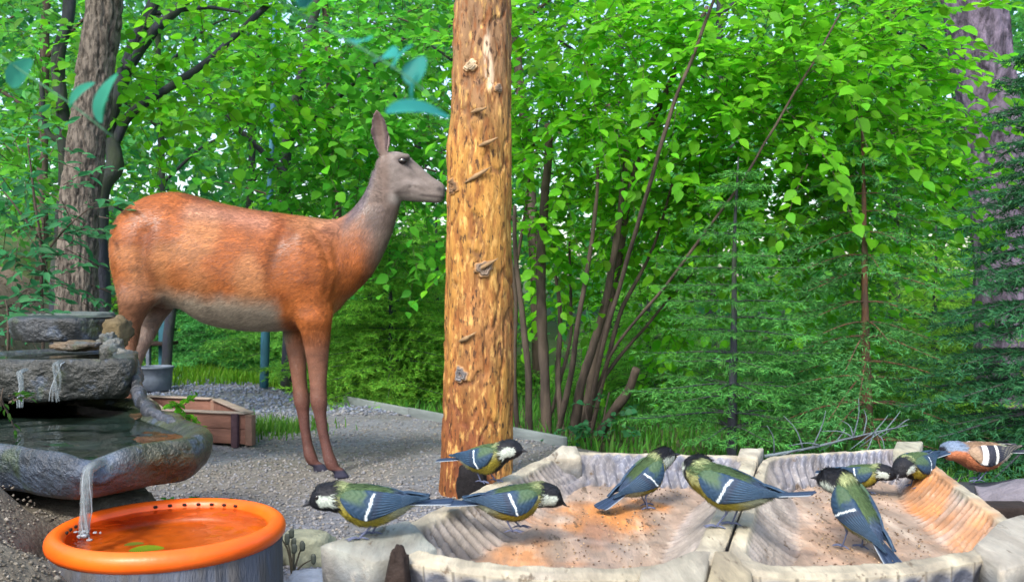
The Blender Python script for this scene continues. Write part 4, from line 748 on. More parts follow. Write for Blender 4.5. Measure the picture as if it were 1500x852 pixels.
bird('finch', 'chaffinch with orange breast and blue-grey head perched beyond the trays', 1436, 703, P(1440, 703, 1.64)[2], 184, -6, 0, -2, 1.22, .037, -6, seed=9, fluff=1.22)
# seed husks and crumbs in the hollows
n = 420; cr = []
for Q in (((-.160, .945), (.075, 1.50), (.406, 1.455), (.197, .862)), ((.203, .862), (.411, 1.455), (.692, 1.54), (.575, .97))):
    FL, BL, BR, FR = (np.array(v) for v in Q); s = rng.uniform(.27, .73, n)[:, None]; t = rng.uniform(.16, .88, n)[:, None]; cr.append((FL * (1 - s) + FR * s) * (1 - t) + (BL * (1 - s) + BR * s) * t)
cr = np.vstack(cr); n = len(cr); sz = rng.uniform(.0008, .0024, n); tone = mix((.10, .06, .04), (.42, .30, .18), rng.random(n) ** 1.5)
V, F, C = octa_cloud(n, np.column_stack([cr, TZ - .0405 + sz * .3]), sz, tone); tag(obj('seed_husks', V, F, M['pebble'], None, False, C), 'scattered seed husks and crumbs lying in the tray hollows', 'seeds', kind='stuff')
# ------------------------------------------------------------------ foliage
LT = {}   # leaf templates: unit length along +Y, folded along the midrib, normal +Z
LT['broad'] = (np.array([(0, 0, 0), (-.25, .16, .07), (-.36, .42, .09), (-.27, .72, .05), (0, 1.05, -.12), (.27, .72, .05), (.36, .42, .09), (.25, .16, .07), (0, .36, .0), (0, .72, -.03)]),
               np.array([(0, 8, 1), (1, 8, 2), (2, 8, 9), (2, 9, 3), (3, 9, 4), (4, 9, 5), (5, 9, 6), (6, 9, 8), (6, 8, 7), (7, 8, 0)]))
LT['round'] = (LT['broad'][0] * np.array([1.25, .9, 1]), LT['broad'][1])
LT['lance'] = (LT['broad'][0] * np.array([.62, 1.1, 1]), LT['broad'][1])
LT['far'] = (np.array([(0, 0, 0), (-.36, .5, .10), (0, 1, -.05), (.36, .5, .10)]), np.array([(0, 3, 2), (0, 2, 1)]))
def leaf_cols(n, base, rg, var=.35, light=None):
    c = np.tile(np.array(base), (n, 1)) * rg.uniform(1 - var, 1 + var, (n, 1)); y = rg.random((n, 1)); return c * (1 + np.array([.6, .12, -.1]) * (y - .4))
def leaf_mats(pos, dr, up, size):
    d = dr / (np.linalg.norm(dr, axis=1)[:, None] + 1e-9); x = np.cross(d, up); x /= np.linalg.norm(x, axis=1)[:, None] + 1e-9; z = np.cross(x, d); return np.stack([x, d, z], -1) * size[:, None, None]
def leaf_mesh(tpl, pos, dr, up, size, col):
    T, F = LT[tpl]; B = leaf_mats(pos, dr, up, size); V = np.einsum('nij,kj->nki', B, T) + pos[:, None]; n, k = len(pos), len(T)
    return V.reshape(-1, 3), (F[None] + (np.arange(n) * k)[:, None, None]).reshape(-1, 3), np.repeat(col, k, 0)
def sprays(origins, dirs, length, nleaf, size, rg, droop=.35, flat=.5):
    """leafy twigs: alternate leaves in one plane along a drooping twig -> leaf arrays and the twig lines"""
    n = len(origins); L = length * rg.uniform(.6, 1.3, n); d = dirs / np.linalg.norm(dirs, axis=1)[:, None]
    t = (np.arange(nleaf) + 1) / nleaf; pts = origins[:, None] + d[:, None] * (L[:, None] * t)[..., None]; pts[..., 2] -= droop * (L[:, None] * t ** 2)
    side = np.cross(d, np.array([0, 0, 1.])); side /= np.linalg.norm(side, axis=1)[:, None] + 1e-9
    sg = np.where(np.arange(nleaf) % 2 == 0, 1., -1.); sg[-1] = 0
    dr = d[:, None] * .7 + side[:, None] * sg[None, :, None] * .8 + rg.normal(0, .22, (n, nleaf, 3)); dr[..., 2] -= .30
    up = np.tile(np.array([0, 0, 1.]), (n, nleaf, 1)) + rg.normal(0, flat, (n, nleaf, 3)) + np.array([0, -.55, 0]) * (rg.random((n, nleaf, 1)) < .45)
    sz = size * rg.uniform(.65, 1.25, (n, nleaf)) * (.75 + .25 * np.sin(t * 2.6))
    return pts.reshape(-1, 3), dr.reshape(-1, 3), up.reshape(-1, 3), sz.reshape(-1), np.concatenate([origins[:, None], pts[:, [nleaf // 2, -1]]], 1)
def twig_tris(lines, r=.002):
    """three-sided twigs through (n,3,3) points"""
    n = len(lines); a = np.array([0, 2.09, 4.19]); off = np.stack([np.cos(a), np.sin(a) * .6, np.sin(a)], -1); rad = np.array([1, .7, .3]) * r
    V = lines[:, :, None] + off[None, None] * rad[None, :, None, None]; V = V.reshape(-1, 3); f = []
    for i in range(2):
        for j in range(3): f.append((i * 3 + j, i * 3 + (j + 1) % 3, (i + 1) * 3 + (j + 1) % 3, (i + 1) * 3 + j))
    f = np.array(f); return V, (f[None] + (np.arange(n) * 9)[:, None, None]).reshape(-1, 4)
def in_ell(n, c, r, rg, shell=.45):
    v = rg.normal(0, 1, (n, 3)); v /= np.linalg.norm(v, axis=1)[:, None]; return np.asarray(c) + v * (rg.random(n) ** shell)[:, None] * np.asarray(r), v
def limb_tree(name, label, cat, base, limbs, bark, clumps, leaf, lcol, size, seed, group=None, nleaf=7, slen=.35, tpl='broad', singles=0, seg=9, droop=.35, flat=.5, var=.35, kind_stuff=True):
    """a woody plant: each stem or limb a tapered mesh of its own, crown of leafy sprays in clumps, optionally the largest leaves as single objects"""
    rg = np.random.default_rng(seed); base = np.asarray(base, float); root = thing(name, label, cat, tuple(base), group); tips = []
    for k, (pts, r0, r1) in enumerate(limbs):
        pp = spline(pts, max(12, len(pts) * 6)); pp = pp + .012 * np.stack([fbm(pp, 4, 2, seed + j + k * 7) for j in (0, 11, 22)], -1) * np.linspace(.2, 1, len(pp))[:, None]
        V, F = tube(pp, np.linspace(r0, r1, len(pp)), seg, True, .14, 14, seed + k)
        if r0 > .08:
            pp = spline(pp, 200); V, F = tube(pp, np.linspace(r0, r1, 200), 110, True, .05, 8, seed + k); ax_ = np.vstack([np.repeat(pp, 110, 0), pp[:1], pp[-1:]]); od = V - ax_; od /= np.linalg.norm(od, axis=1)[:, None] + 1e-6
            rv = fbm(V * np.array([1, 1, .22]), 34, 3, seed); V = V + od * (.012 * (sstep(.0, .35, np.abs(rv)) - .6) + .003 * fbm(V, 60, 2, seed))[:, None]
        obj('trunk' if k == 0 else 'limb', V - base, F, M[bark], root); tips.append(pp)
    P_, D_, U_, S_, T_ = [], [], [], [], []
    for (c, r, n) in clumps:
        o_, v = in_ell(n, c, r, rg); dv = v * np.array([1, 1, .4]) + rg.normal(0, .5, (n, 3)) + np.array([0, 0, .1]); a = sprays(o_, dv, slen, nleaf, size, rg, droop, flat)
        for L_, x in zip((P_, D_, U_, S_, T_), a): L_.append(x)
    if not P_: return root
    P_, D_, U_, S_, T_ = (np.concatenate(x) for x in (P_, D_, U_, S_, T_)); n = len(P_); clump = fbm(P_, 2.2, 2, seed)
    C = leaf_cols(n, lcol, rg, var) * (1 + .18 * clump)[:, None]
    if singles:
        px = 750 + FPX * P_[:, 0] / P_[:, 1]; py = 426 - FPX * (P_[:, 2] - CAMZ) / P_[:, 1]; vis = (px > 0) & (px < 1500) & (py > 0) & (py < 690); score = np.where(vis, S_ / P_[:, 1] ** 1.6, 0); top = np.argsort(-score)[:singles]
        B = leaf_mats(P_[top], D_[top], U_[top], S_[top]); mes = [mesh_data('leaf', LT[tpl][0], LT[tpl][1], M['leaf'], True, np.tile(np.array(lcol) * f, (len(LT[tpl][0]), 1))) for f in (.72, .88, 1.02, 1.15)]
        for j, i in enumerate(top):
            lo = link('leaf', mes[j % 4], root); mx = np.eye(4); mx[:3, :3] = B[j]; mx[:3, 3] = P_[i] - base; lo.matrix_basis = Matrix(mx)
        keep = np.ones(n, bool); keep[top] = False; P_, D_, U_, S_, C = P_[keep], D_[keep], U_[keep], S_[keep], C[keep]
    V, F, CC = leaf_mesh(tpl, P_, D_, U_, S_, C); cr = obj('crown', V - base, F, M['leaf'], root, True, CC)
    cr['kind'] = 'stuff'
    V, F = twig_tris(T_, .0022 if slen < .5 else .004); o = obj('twigs', V - base, F, M['stem'], root); o['kind'] = 'stuff'
    return root
def spruce(name, label, base, top, r0, levels, reach, seed, col=(.045, .13, .03), bark='bark_dark', group=None, per=6, start=.12, needle=.022, nden=1.0, sag=.35, taper=1.0, trunk_only_below=0.0):
    """spruce: tapering trunk, whorls of sagging boughs, flat side twigs set with needles"""
    rg = np.random.default_rng(seed); base = np.asarray(base, float); top = np.asarray(top, float); root = thing(name, label, 'tree', tuple(base), group); ax = top - base; H = np.linalg.norm(ax)
    pp = base + ax * np.linspace(0, 1, 30)[:, None] + .01 * np.stack([fbm(base + ax * np.linspace(0, 1, 30)[:, None], 2, 2, seed), fbm(base + ax * np.linspace(0, 1, 30)[:, None], 2, 2, seed + 5), np.zeros(30)], -1)
    V, F = tube(pp, np.linspace(r0, r0 * .15, 30), 12, True, .15, 20, seed); obj('trunk', V - base, F, M[bark], root)
    tw = []; bl = []
    for i in range(levels):
        f = start + (1 - start) * (i + rg.uniform(-.3, .3)) / levels; f = min(max(f, start * .8), .985); o_ = base + ax * f; a0 = rg.uniform(0, 6.28); k = per + rg.integers(-1, 2)
        for j in range(k):
            a = a0 + j * 6.283 / k + rg.normal(0, .25); L = reach * ((1 - f) ** .8 * taper + .12) * rg.uniform(.6, 1.15); d = np.array([math.cos(a), math.sin(a), 0]); s = np.linspace(0, 1, 7)
            br = o_ + d * (s * L)[:, None]; br[:, 2] += L * (.22 * s - sag * s ** 1.6 + .10 * s ** 4) ; bl.append((br, max(.0025, r0 * .16 * (1 - f) + .002)))
            nt = max(4, int(L / .045)); tt = np.linspace(.12, 1, nt); bp = np.stack([np.interp(tt, s, br[:, q]) for q in range(3)], -1); sd_ = np.cross(d, (0, 0, 1.))
            for side in (-1, 1):
                tl_ = L * .42 * (1 - .75 * tt) * rg.uniform(.6, 1.2, nt) + .03; dv = d[None] * .75 + side * sd_[None] * .8 + rg.normal(0, .15, (nt, 3)); dv[:, 2] -= .22; dv /= np.linalg.norm(dv, axis=1)[:, None]
                tw.append(np.stack([bp, bp + dv * tl_[:, None]], 1))
            tw.append(np.stack([bp[:-1], bp[1:]], 1))
    mb = MB()
    for br, r in bl: mb.add(*tube(br, np.linspace(r, r * .3, 7), 5, False))
    ob = mb.build('boughs', M[bark], root, True, base); ob['kind'] = 'stuff'
    tw = np.concatenate(tw); Ls = np.linalg.norm(tw[:, 1] - tw[:, 0], axis=1); cnt = np.maximum(3, (Ls / .006 * nden).astype(int)); idx = np.repeat(np.arange(len(tw)), cnt); n = len(idx); t = rg.random(n)[:, None]
    p0 = tw[idx, 0] * (1 - t) + tw[idx, 1] * t; d = (tw[idx, 1] - tw[idx, 0]) / (Ls[idx][:, None] + 1e-9); v = rg.normal(0, 1, (n, 3)) * np.array([1, 1, .6]); v -= d * (v * d).sum(1)[:, None]; v /= np.linalg.norm(v, axis=1)[:, None]; nd = d * .75 + v * .75
    L = needle * rg.uniform(.6, 1.2, n)[:, None]; w = np.cross(nd, rg.normal(0, 1, (n, 3))); w /= np.linalg.norm(w, axis=1)[:, None] + 1e-9; w *= needle * .085
    V = np.stack([p0 - w, p0 + w, p0 + nd * L], 1).reshape(-1, 3); c = leaf_cols(n, col, rg, .3) * (1 + .35 * t); c = c * (1 + .25 * fbm(p0, 3, 2, seed))[:, None]
    o = obj('needles', V - base, np.arange(n * 3).reshape(-1, 3), M['needle'], root, False, np.repeat(c, 3, 0)); o['kind'] = 'stuff'
    return root

BRIGHT = (.14, .48, .018); MID = (.09, .36, .03); DEEP = (.03, .15, .03); BLUEG = (.05, .24, .09)
# --- multi-stemmed hazel behind the trays
def g0(px, Y): q = P(px, 426, Y); q[2] = gh(q[0], q[1]) - .03; return q
def stems(Y, rows): return [([g0(r[0][0], Y)] + [P(x, y, Y + dy) for x, y, dy in r[1:]], w0, w1) for r, w0, w1 in [(q[0], q[1], q[2]) for q in rows]]
hz = stems(4.7, [([(800, 650), (797, 520, 0), (792, 400, 0), (798, 280, .05), (803, 185, .1)], .030, .022), ([(775, 650), (772, 520, -.1), (758, 400, -.1), (752, 300, -.2)], .022, .010),
  ([(852, 650), (868, 540, .1), (900, 420, .1), (930, 250, 0), (985, 110, -.2), (1035, 10, -.3)], .026, .010), ([(838, 650), (852, 560, -.1), (882, 470, -.1), (902, 360, -.2), (915, 200, -.2)], .028, .014),
  ([(868, 650), (900, 600, -.2), (918, 575, -.25), (932, 540, -.3)], .030, .020), ([(825, 650), (818, 560, .1), (822, 470, .2), (812, 400, .3)], .018, .010), ([(760, 645), (752, 560, 0), (757, 470, 0), (748, 380, 0)], .016, .008),
  ([(846, 650), (880, 560, .2), (955, 470, .3), (1030, 380, .4)], .014, .006), ([(812, 650), (838, 540, -.2), (850, 450, -.3), (868, 330, -.3), (875, 240, -.3)], .017, .008), ([(785, 650), (812, 590, .2), (835, 480, .2), (836, 350, .3)], .014, .007), ([(860, 650), (905, 470, 0), (950, 380, 0), (985, 270, -.1)], .015, .006), ([(856, 650), (880, 520, -.3), (912, 400, -.45), (960, 240, -.75), (1000, 120, -.85), (1052, -20, -.9)], .014, .007), ([(850, 650), (895, 520, -.3), (990, 400, -.6), (1090, 260, -.8), (1190, 90, -.9), (1230, 20, -.9)], .009, .004), ([(748, 640), (745, 500, .2), (765, 340, .3), (790, 160, .3)], .014, .006)])
cl = [(P(x, y, Y), r, n) for x, y, Y, r, n in (
 (830, 60, 4.6, (.55, .5, .4), 75), (980, 40, 4.4, (.6, .5, .42), 95), (1130, 60, 4.3, (.55, .5, .42), 95), (1245, 70, 4.4, (.42, .5, .42), 85), (1318, 130, 4.6, (.18, .3, .4), 45),
 (870, 190, 4.8, (.45, .4, .35), 55), (1020, 180, 4.5, (.55, .45, .35), 85), (1180, 190, 4.3, (.55, .45, .35), 90), (1300, 240, 4.5, (.36, .4, .38), 85), (790, 300, 5.0, (.3, .3, .35), 40),
 (960, 310, 4.9, (.4, .35, .3), 60), (1120, 290, 4.6, (.45, .4, .28), 70), (1290, 330, 4.8, (.35, .4, .25), 45), (890, 420, 5.2, (.4, .3, .3), 30), (1000, 430, 5.3, (.35, .3, .25), 25), (1210, 430, 4.9, (.2, .2, .2), 18), (790, 130, 4.9, (.35, .3, .4), 50))]
limb_tree('hazel_bush', 'tall bright green broadleaf bush with many dark stems behind the trays', 'bush', g0(820, 4.7), hz, 'stem', cl, 'leaf', BRIGHT, .068, 11, nleaf=11, slen=.42, singles=300, flat=.4)
# leggy undergrowth at its foot
limb_tree('undergrowth_shrub', 'low leafy shrub at the foot of the dark stems', 'shrub', g0(880, 4.4), stems(4.4, [([(880, 0), (885, 610, 0), (892, 575, 0)], .005, .003), ([(870, 0), (862, 620, 0), (858, 590, 0)], .005, .003)]), 'stem', [(P(880, 615, 4.4), (.14, .12, .1), 16), (P(842, 640, 4.35), (.1, .1, .05), 9)], 'leaf', BLUEG, .04, 12, nleaf=6, slen=.13, tpl='round')
# --- spruces
spruce('spruce', 'young spruce with a thin dark stem behind the joint of the trays', g0(1070, 3.85), P(1080, 230, 3.85), .024, 17, .50, 21, (.065, .24, .05), 'bark_dark', 'spruces behind the trays', per=6, start=.16, needle=.026, sag=.30)
spruce('spruce', 'spruce with a reddish stem and drooping dark boughs', g0(1274, 4.05), P(1262, 170, 4.05), .028, 16, .80, 22, (.065, .23, .065), 'bark_red', 'spruces behind the trays', per=5, start=.10, needle=.028, sag=.55, taper=.8)
spruce('spruce', 'dark dense spruce in front of the thick trunk', g0(1530, 3.7), P(1520, 60, 3.7), .04, 26, .66, 23, (.028, .12, .05), 'bark_dark', 'spruces behind the trays', per=8, start=.06, needle=.032, nden=1.1, sag=.45, taper=.75)
spruce('spruce', 'pale yellow-green spruce growing between the post and the deer\'s legs', g0(573, 6.3), P(573, 330, 6.3), .026, 15, .85, 24, (.13, .34, .035), 'bark_dark', 'spruces beyond the path', per=7, start=.12, needle=.034, sag=.35)
spruce('spruce', 'slender spruce left of the pale yellow-green one', g0(543, 7.0), P(540, 300, 7.0), .03, 15, .9, 25, (.12, .31, .04), 'bark_dark', 'spruces beyond the path', per=6, start=.14, needle=.038, sag=.4)
for k, (px, Y, ty, cc, lab) in enumerate(((330, 8.6, 330, (.08, .32, .08), 'small spruce on the far side of the path under the deer\'s belly'), (285, 9.4, 300, (.07, .28, .09), 'far spruce beside the leaning pole'), (440, 8.4, 320, (.11, .32, .05), 'far spruce behind the deer\'s front legs'), (640, 7.6, 280, (.12, .33, .04), 'spruce half hidden by the peeled post'))):
    spruce('spruce', lab, g0(px, Y), P(px, ty, Y), .03, 15, 1.0, 30 + k, cc, 'bark_dark', 'spruces beyond the path', per=7, start=.06, needle=.048, nden=.5, sag=.4)
for k, (px, Y, ty, cc, lab) in enumerate(((950, 6.6, 380, (.13, .38, .05), 'bushy spruce behind the dark stems'), (1170, 6.2, 330, (.11, .36, .08), 'mid-green spruce between the thin-stemmed and the reddish one'), (1370, 6.0, 330, (.19, .42, .05), 'yellowish spruce beside the thick trunk'))):
    spruce('spruce', lab, g0(px, Y), P(px, ty, Y), .03, 14, 1.0, 40 + k, cc, 'bark_dark', 'spruces behind the trays', per=7, start=.04, needle=.040, nden=.5, sag=.45)
# --- thick trunk at the right
pp = [g0(1468, 5.4), P(1467, 520, 5.4), P(1462, 300, 5.4), P(1448, 150, 5.35), P(1424, 0, 5.3), P(1400, -160, 5.2)]
limb_tree('pine_tree', 'thick purple-grey trunk leaning behind the dark spruce', 'tree', pp[0], [(pp, .135, .18)], 'bark_pine', [(P(1380, -330, 5.2), (1.2, 1.0, .4), 40)], 'leaf', DEEP, .08, 51)
# --- left trees
pl = [g0(112, 4.5), P(112, 400, 4.5), P(122, 250, 4.5), P(138, 120, 4.5), P(155, -20, 4.5), P(172, -160, 4.5)]
limb_tree('ash_tree', 'grey-brown ridged trunk rising from the bank behind the cascade', 'tree', pl[0], [(pl, .098, .078)], 'bark', [(P(90, -150, 4.3), (1.0, .8, .4), 50)], 'leaf', MID, .08, 52, tpl='lance')
tw_ = [([P(150, 300, 4.9) + (0, 0, -.9), P(146, 300, 4.9), P(168, 240, 4.9), P(158, 185, 4.95), P(182, 110, 5), P(205, 50, 5), P(245, -30, 5)], .055, .030), ([P(165, 215, 4.92), P(195, 165, 5), P(260, 120, 5), P(320, 75, 5), P(395, 8, 5)], .030, .016), ([P(180, 115, 5), P(215, 60, 5), P(275, 0, 5), P(300, -40, 5)], .035, .022), ([P(225, 20, 5), P(300, 12, 5.1), P(350, 18, 5.1)], .014, .008)]
limb_tree('twisted_tree', 'blue-black twisted tree with forking limbs beside the ridged trunk', 'tree', tw_[0][0][0], tw_, 'bark_dark', [(P(300, 60, 5.0), (.6, .4, .3), 60), (P(380, 150, 5.2), (.5, .4, .25), 45), (P(230, 150, 5.1), (.35, .3, .2), 25)], 'leaf', BRIGHT, .075, 53, tpl='round', singles=80)
tw2 = [([g0(88, 5.0), P(85, 400, 5.0), P(98, 260, 5.0), P(92, 170, 5.0), P(85, 90, 5.0), P(100, 20, 5), P(96, -60, 5)], .045, .03), ([P(95, 210, 5), P(70, 190, 5), P(62, 120, 5)], .022, .012)]
limb_tree('twisted_tree', 'dark twisted tree directly left of the ridged trunk', 'tree', tw2[0][0][0], tw2, 'bark_dark', [(P(40, 60, 5), (.5, .4, .4), 60), (P(30, 200, 5.0), (.35, .3, .35), 50)], 'leaf', MID, .07, 54)
# beech-like tree that fills the space above the deer
bt = [([g0(420, 6.6), P(425, 400, 6.6), P(418, 250, 6.5), P(440, 120, 6.3), P(470, -20, 6.2)], .05, .03), ([P(430, 200, 6.5), P(520, 120, 6.0), P(610, 40, 5.8)], .025, .01), ([P(425, 260, 6.5), P(330, 170, 6.2), P(260, 90, 6)], .022, .01)]
limb_tree('beech_tree', 'leafy beech with layered green boughs behind the deer\'s head', 'tree', bt[0][0][0], bt, 'bark_dark', [(P(x, y, Y), r, n) for x, y, Y, r, n in ((470, 60, 5.6, (.6, .5, .3), 75), (590, 90, 5.4, (.45, .4, .3), 65), (520, 190, 5.5, (.5, .4, .25), 60), (620, 230, 5.6, (.4, .4, .35), 50), (400, 130, 5.8, (.45, .4, .25), 45), (420, 250, 5.9, (.5, .4, .2), 45), (610, 360, 5.9, (.3, .3, .25), 35), (480, 280, 5.9, (.4, .3, .15), 30))], 'leaf', (.10, .42, .035), .080, 55, singles=200, tpl='broad')
# leafy sapling and ferny plants on the left bank
sp_ = [([g0(60, 3.6), P(62, 400, 3.55), P(52, 300, 3.5), P(40, 200, 3.45)], .008, .003), ([P(60, 380, 3.55), P(100, 330, 3.5), P(140, 300, 3.5)], .005, .002), ([P(58, 350, 3.55), P(20, 300, 3.5), P(-20, 260, 3.5)], .005, .002)]
limb_tree('bank_sapling', 'thin leafy sapling on the bank in front of the ridged trunk', 'sapling', sp_[0][0][0], sp_, 'stem', [(P(x, y, 3.5), r, n) for x, y, r, n in ((40, 260, (.2, .2, .15), 22), (30, 350, (.22, .2, .15), 26), (110, 310, (.12, .12, .1), 9), (80, 420, (.2, .15, .09), 18), (20, 430, (.15, .15, .08), 16))], 'leaf', BLUEG, .055, 56, slen=.2, nleaf=6, tpl='lance', singles=120)
limb_tree('bank_plant', 'bushy green plant at the left edge of the upper cascade', 'plant', g0(12, 2.5), [([g0(12, 2.5), P(12, 470, 2.5), P(8, 440, 2.5)], .004, .002)], 'stem', [(P(8, 470, 2.45), (.07, .06, .06), 14)], 'leaf', BLUEG, .04, 57, slen=.09, nleaf=6, tpl='lance')
limb_tree('bank_plant', 'small fern-green plant left of the middle cascade slab', 'plant', P(2, 600, 1.55), [([P(2, 600, 1.55), P(4, 580, 1.55), P(8, 565, 1.55)], .002, .001)], 'stem', [(P(4, 578, 1.53), (.03, .03, .02), 9)], 'leaf', (.05, .17, .02), .018, 58, slen=.035, nleaf=6, tpl='lance')
limb_tree('bank_plant', 'small green weed beside the planter box', 'plant', np.append(P(262, 610, 4.1)[:2], 0), [([np.append(P(262, 610, 4.1)[:2], 0), P(262, 610, 4.1), P(264, 590, 4.1)], .003, .002)], 'stem', [(P(262, 602, 4.08), (.06, .05, .06), 12)], 'leaf', BRIGHT, .035, 59, slen=.08, nleaf=5, tpl='round')
limb_tree('bank_plant', 'small green clover patch under the end of the stone basin', 'plant', np.append(P(295, 722, 2.9)[:2], 0), [([np.append(P(295, 722, 2.9)[:2], 0), np.append(P(295, 722, 2.9)[:2], .03)], .002, .001)], 'stem', [(np.append(P(292, 722, 2.9)[:2], .03), (.07, .05, .02), 16)], 'leaf', (.04, .20, .03), .028, 60, slen=.06, nleaf=5, tpl='round')
# overhanging twig of big teal leaves close to the lens
M['leafstem'] = mat('leafstem', (.04, .16, .08), .6, .2, 40, 0)
def lens_twig(label, pts, leaves, col, seed):
    root = thing('overhanging_twig', label, 'twig', tuple(pts[0])); b = np.asarray(pts[0]); pp = spline(pts, 20); V, F = tube(pp, np.linspace(.0005, .0003, 20), 6); obj('stem', V - b, F, M['leafstem'], root)
    T, F = LT['broad']; rg = np.random.default_rng(seed)
    for px, py, Y, s, ang, tilt in leaves:
        T2 = T.copy(); T2[:, 2] -= .25 * (T2[:, 1]) ** 2; c = np.tile(np.array(col) * rg.uniform(.85, 1.15), (len(T), 1)); o = obj('leaf', T2 * s, F, M['leaf'], root, True, c); sb = o.modifiers.new('s', 'SUBSURF'); sb.levels = 2; sb.render_levels = 2
        o.location = P(px, py, Y) - b; o.rotation_euler = (math.radians(tilt), math.radians(rg.uniform(-25, 25)), math.radians(ang))
    return root
TEAL = (.05, .36, .32)
def near(rows, Yn): return tuple((px, py, Yn, sp / FPX * Yn, a, t) for px, py, sp, a, t in rows)
lens_twig('drooping twig of large teal leaves hanging between the deer\'s ear and the post', [P(340, -60, .34), P(420, 8, .34), P(520, 66, .335), P(590, 108, .33), P(640, 150, .33)],
  near(((395, -12, 90, -80, 60), (430, 8, 90, -70, 50), (448, 18, 110, -40, 65), (520, 68, 62, -10, 40), (555, 90, 62, -30, 40), (575, 104, 52, -70, 70), (600, 128, 56, -20, 85), (605, 150, 46, -90, 95), (560, 168, 100, -88, 15)), .335), TEAL, 1)
lens_twig('twig with teal leaves hanging in front of the ridged trunk', [P(-30, 60, .42), P(40, 110, .42), P(100, 150, .42), P(165, 200, .42)], near(((102, 160, 56, -70, 70), (145, 175, 40, -60, 85), (150, 185, 82, -85, 88), (15, 130, 56, -100, 85)), .42), (.05, .30, .20), 2)
# --- trees further back, each its own; beyond them the wood reads as one mass
bk = [(60, 8.0, 'mid'), (240, 9.0, 'bright'), (360, 10.2, 'mid'), (500, 9.2, 'bright'), (610, 10.0, 'mid'), (700, 8.2, 'bright'), (790, 7.4, 'mid'), (900, 8.2, 'bright'), (1040, 7.8, 'bright'), (1180, 8.4, 'mid'), (1310, 7.8, 'bright'), (1440, 8.0, 'mid'), (-60, 9, 'bright'), (1560, 8.6, 'mid')]
blab = ['broadleaf tree behind the dark twisted trees', 'bright broadleaf tree above the deer\'s rump', 'slim tree behind the blue pole', 'bright tree behind the deer\'s back', 'tree behind the deer\'s head', 'bright tree directly behind the peeled post', 'slim tree behind the left stems of the hazel bush', 'bright tree behind the middle of the hazel bush', 'bright tree behind the thin dark spruce', 'tree between the two young spruces', 'bright tree behind the reddish spruce', 'tree behind the thick purple-grey trunk', 'broadleaf tree beyond the left bank', 'tree beyond the dark dense spruce']
for k, (px, Y, kd) in enumerate(bk):
    rg = np.random.default_rng(300 + k); b = g0(px, Y); lean = rg.uniform(-.25, .25); H = rg.uniform(4.2, 5.2)
    lm = [([b, b + (lean * .3, 0, H * .35), b + (lean, 0, H * .7), b + (lean * 1.5, 0, H)], .055, .02)] + [([b + (lean * .6, 0, H * f), b + (lean * .6 + s * .5, -.2, H * f + .35), b + (lean * .6 + s * 1.0, -.4, H * f + .5)], .018, .006) for f, s in ((.3, -1), (.42, 1), (.55, -1), (.68, 1))]
    cs = [(b + (lean + rg.uniform(-1.0, 1.0), rg.uniform(-.5, .5), z), (.75, .6, .38), 60) for z in np.linspace(.7, H, 8)]
    limb_tree('broadleaf_tree', blab[k], 'tree', b, lm, 'bark_dark' if k % 3 else 'stem', cs, 'leaf', (.15, .48, .035) if kd == 'bright' else (.09, .36, .06), .085, 300 + k, 'broadleaf trees at the back', nleaf=7, slen=.4, tpl='far', seg=8)
n = 52000; rg = np.random.default_rng(77); cx_ = rg.uniform(-12, 12, 700); cy_ = rg.uniform(11, 17, 700); cz_ = rg.uniform(.2, 8.5, 700); i = rg.integers(0, 700, n)
pos = np.stack([cx_[i], cy_[i], cz_[i]], -1) + rg.normal(0, 1, (n, 3)) * np.array([.65, .5, .4]); dr = rg.normal(0, 1, (n, 3)) + np.array([0, 0, -.4]); up = rg.normal(0, .7, (n, 3)) + np.array([0, -.5, 1])
V, F, C = leaf_mesh('far', pos, dr, up, rg.uniform(.12, .26, n), leaf_cols(n, (.10, .38, .12), rg, .4)); tag(obj('distant_wood', V, F, M['leaf'], None, True, C), 'hazy green mass of the wood far behind the deer', 'woodland', kind='stuff')
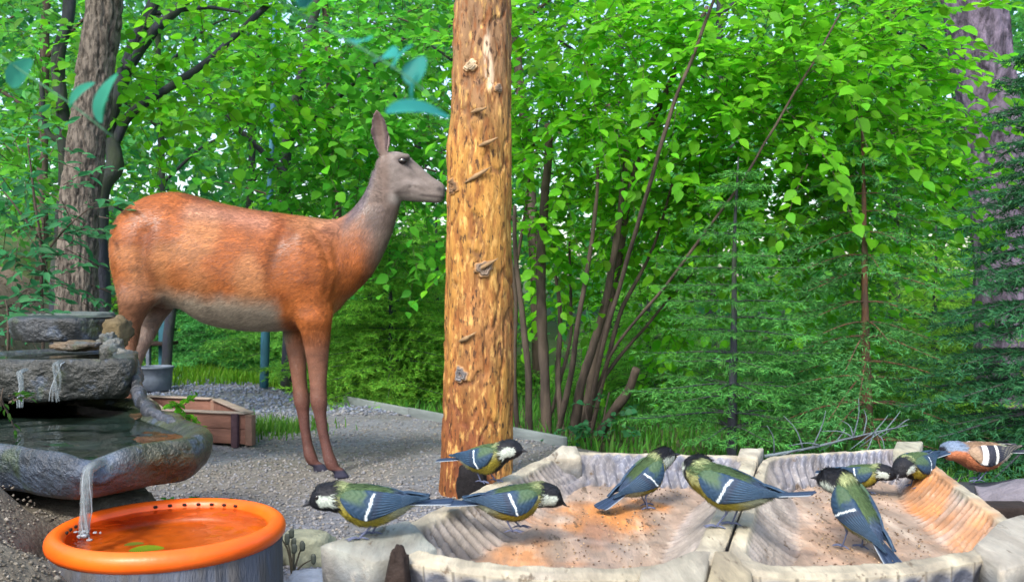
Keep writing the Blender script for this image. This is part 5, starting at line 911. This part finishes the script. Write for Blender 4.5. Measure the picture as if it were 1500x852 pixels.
# grass and low herbs
def grass(label, pts, h, col, seed, w=.0035):
    rg = np.random.default_rng(seed); n = len(pts); a = rg.uniform(0, 6.28, n); H = h * rg.uniform(.4, 1.3, n); ln_ = rg.uniform(.1, .8, n) * H; d = np.stack([np.cos(a), np.sin(a), 0 * a], -1); s = np.stack([-np.sin(a), np.cos(a), 0 * a], -1) * (w * rg.uniform(.6, 1.4, n))[:, None]
    mid = pts + d * (ln_ * .35)[:, None] + np.array([0, 0, 1]) * (H * .6)[:, None]; tip = pts + d * ln_[:, None] + np.array([0, 0, 1]) * H[:, None]
    V = np.stack([pts - s, pts + s, mid + s * .7, mid - s * .7, tip], 1).reshape(-1, 3); b = (np.arange(n) * 5)[:, None]
    o = obj('grass', V, [b + np.array([[0, 1, 2, 3]]), b + np.array([[3, 2, 4]])], M['leaf'], None, False, np.repeat(leaf_cols(n, col, rg, .35), 5, 0)); return tag(o, label, 'grass', kind='stuff')
def gp(n, f): Xr, Yr = f(n); return np.stack([Xr, Yr, gh(Xr, Yr) - .004], -1)
rg = np.random.default_rng(5)
def far_strip(n): Y = rg.uniform(6.9, 9.5, n); return rg.uniform(-.42, .0, n) * Y, Y
grass('bright grass strip along the far side of the gravel path', gp(9000, far_strip), .09, (.15, .36, .025), 1, .006)
def tuft(n): Y = rg.normal(4.75, .12, n); return rg.normal(-1.33, .16, n), Y
grass('sparse grass tufts on the gravel behind the planter box', gp(900, tuft), .07, (.09, .25, .03), 2)
def forest(n):
    X = rg.uniform(-1.2, 4.2, n * 2); Y = rg.uniform(3.0, 7.5, n * 2); k = (edge_d(X, Y) > .06); return X[k][:n], Y[k][:n]
grass('grassy undergrowth on the forest floor beyond the edging boards', gp(16000, forest), .085, (.09, .30, .04), 3, .005)
# lichen-grey fallen branch behind the tray rim
q = [P(1120, 668, 3.2), P(1190, 655, 3.15), P(1250, 640, 3.1), P(1330, 622, 3.05)]; lb = thing('fallen_branch', 'blue-grey lichened dead branch lying behind the tray rim', 'branch', tuple(q[0])); pp = spline(q, 16); V, F = tube(pp, np.linspace(.006, .002, 16), 7, True, .3, 40); M['lichen'] = mat('lichen', (.10, .13, .15), .95, .4, 40, .6, 90); obj('stem', V - q[0], F, M['lichen'], lb)
for k in range(22):
    i = rg.integers(1, 15); d = np.array([rg.uniform(-.5, .5), rg.uniform(-.2, .2), rg.uniform(-.3, .6)]); d /= np.linalg.norm(d); L = rg.uniform(.05, .16); V, F = tube(spline([pp[i], pp[i] + d * L * .5 + (.01, 0, .01), pp[i] + d * L], 6), np.linspace(.003, .001, 6), 5); obj('twig', V - q[0], F, M['lichen'], lb)
